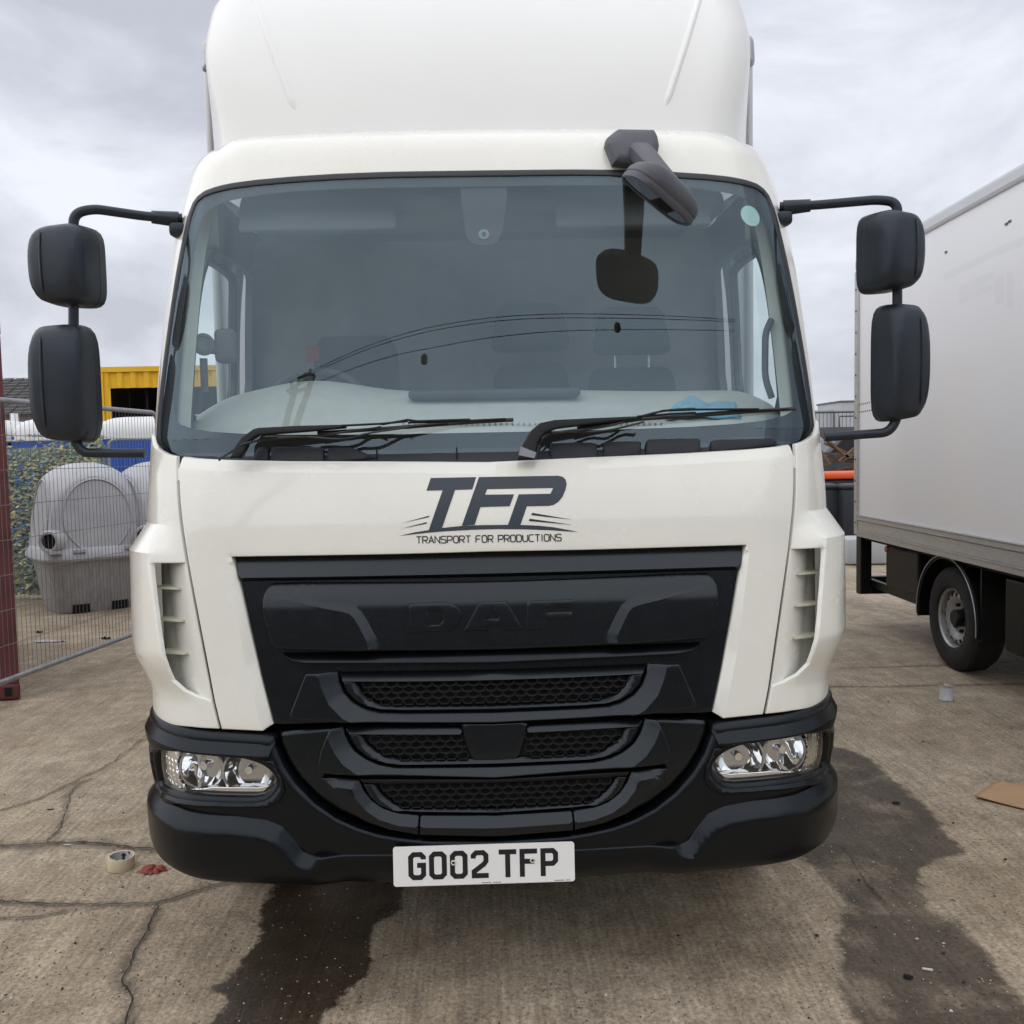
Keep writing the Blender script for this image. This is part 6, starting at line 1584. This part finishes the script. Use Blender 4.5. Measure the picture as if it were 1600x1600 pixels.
# ================================================================== blue cloth on the dashboard
M['cloth'] = mat('blue_paper_towel', (.20, .44, .58), rough=.85, var=.18, vscale=14)
V = []; F = []; n = 18; A_, B_, C_, D_ = on_dash(1040, 660), on_dash(1158, 658), on_dash(1148, 632), on_dash(1050, 642)
for j in range(n + 1):
    for i in range(n + 1):
        u, v = i / n, j / n; p = A_ * (1 - u) * (1 - v) + B_ * u * (1 - v) + C_ * u * v + D_ * (1 - u) * v
        h_ = .010 + .036 * max(0, mnoise.noise((u * 3.2, v * 2.4, 4.4)) + .35) * math.sin(math.pi * min(1, max(0, u))) ** .5 * (.3 + v)
        V.append((p[0] + .01 * mnoise.noise((u * 7, v * 7, 0)), p[1] + .01 * mnoise.noise((u * 7, v * 7, 9)), p[2] + h_))
for j in range(n):
    for i in range(n): a = j * (n + 1) + i; F.append((a, a + 1, a + n + 2, a + n + 1))
o = link('paper_towel', mesh('paper_towel', V, F, smooth=True), None, M['cloth']); md = o.modifiers.new('t', 'SOLIDIFY'); md.thickness = .003
tag(o, 'crumpled light blue paper towel on the dashboard behind the windscreen', 'paper towel')

# ================================================================== power line behind the viewer, mirrored in the windscreen
def wnorm(s, v):
    a = S(s + .01, v) - S(s - .01, v); b = S(s, v + .01) - S(s, v - .01); n_ = np.cross(a, b); n_ /= np.linalg.norm(n_); return n_ if n_[1] < 0 else -n_
def refl(px, py):
    s, v = sv(px, py); p = S(s, v); r = ray(px, py); r = r / np.linalg.norm(r); n_ = wnorm(s, v); return p, r - 2 * (r @ n_) * n_
def rpoint(px, py, dist):
    p, d = refl(px, py); k = dist / math.hypot(d[0], d[1]); return Vector(p + d * k)
M['pole'] = mat('weathered_pole', (.085, .07, .055), rough=.9, var=.3, vscale=5); M['cable'] = mat('black_cable', (.012, .012, .013), rough=.6)
PD = 15.0
tops = rpoint(488, 578, PD); t1 = rpoint(458, 595, PD)
po = thing('utility_pole', 'twin wooden power pole behind the viewer, mirrored in the windscreen', 'utility pole', loc=(tops.x, tops.y, 0))
def rel(v): return Vector(v) - Vector((tops.x, tops.y, 0))
b1_ = rpoint(438, 662, PD); b2_ = rpoint(452, 662, PD)
for top, bot in ((rpoint(462, 606, PD), b1_), (rpoint(489, 586, PD), b2_)):
    k = top.z / max(.1, (top.z - bot.z)); base_ = top + (bot - top) * min(k, 60); base_.z = -.02
    base_.x = top.x + (bot.x - top.x) * min(k, 6) * .8; base_.y = top.y + (bot.y - top.y) * .0
    MB().tube([rel(base_), rel(top)], [.16, .10], 12).build('pole', M['pole'], po, sharp=60)
for (xa, ya, xb, yb) in ((448, 612, 484, 590), (452, 616, 487, 604), (466, 592, 482, 584)):
    MB().tube([rel(rpoint(xa, ya, PD)), rel(rpoint(xb, yb, PD))], .05, 6).build('crossarm', M['pole'], po)
for (x, y) in ((455, 606), (466, 598), (476, 592), (484, 586)):
    p = rel(rpoint(x, y, PD)); MB().lathe([(0, 0), (.06, .02), (.04, .1), (.06, .16), (0, .22)], Matrix.Translation(p), 10).build('insulator', M['cable'], po, sharp=40)
lines = [[(487, 580), (560, 545), (640, 518), (720, 502), (800, 493), (880, 490), (960, 491), (1060, 494), (1150, 500)], [(487, 584), (560, 550), (640, 524), (720, 508), (800, 499), (880, 496.5), (960, 497), (1060, 499), (1150, 503)], [(490, 600), (560, 572), (620, 554), (663, 546), (740, 531), (820, 521), (880, 517), (965, 515), (1060, 515), (1150, 517)]]
for k, ln in enumerate(lines):
    pts = [rpoint(x, y, PD) for x, y in chaikin(ln, 2, False)]
    o = MB().tube(pts, .011, 5, False).build('power_cable', M['cable'], None); tag(o, ['uppermost power cable mirrored in the windscreen', 'middle power cable mirrored in the windscreen', 'lowest power cable, carrying two small weights, mirrored in the windscreen'][k], 'cable', 'overhead power cables')
for nm, (x, y) in (('left', (663, 562)), ('right', (965, 512))):
    p = rpoint(x, y, PD); o = MB(); V, F = rbox((0, 0, 0), (.22, .22, .27), .07, 2); o.add(V, F); o.tube([(0, 0, .08), (0, 0, .22)], .02, 6); oo = o.build('cable_weight', M['cable'], None, sharp=40); oo.location = p; tag(oo, 'small black weight on the power cable, the %s one of two' % nm, 'cable weight', 'weights on the power cable')

# ================================================================== unseen building added behind the viewer to block low sky light
M['clad'] = mat('grey_cladding', (.13, .135, .145), rough=.6, var=.12, vscale=2); M['rolldoor'] = mat('roller_door', (.09, .10, .12), rough=.5, var=.1)
wh_ = thing('added_warehouse', 'unseen long grey clad building added behind the viewer to darken reflections', 'building', loc=(0, -17, 0))
MB().box((0, -5, 3.4), (84, 10, 6.8)).build('wall', M['clad'], wh_)
MB().add([(-42.5, .4, 6.8), (42.5, .4, 6.8), (42.5, -5, 8.0), (-42.5, -5, 8.0), (42.5, -10.4, 6.8), (-42.5, -10.4, 6.8)], [(0, 1, 2, 3), (3, 2, 4, 5), (0, 3, 5), (1, 4, 2), (0, 5, 4, 1)]).build('roof', M['clad'], wh_)
for k in range(7):
    x = -33 + k * 11; MB().box((x, .06, 2.2), (4.2, .08, 4.4)).build('roller_door', M['rolldoor'], wh_)
for k in range(40): MB().box((-41 + k * 2.1, .03, 5.6), (.08, .06, 2.2)).build('cladding_rib', M['clad'], wh_)
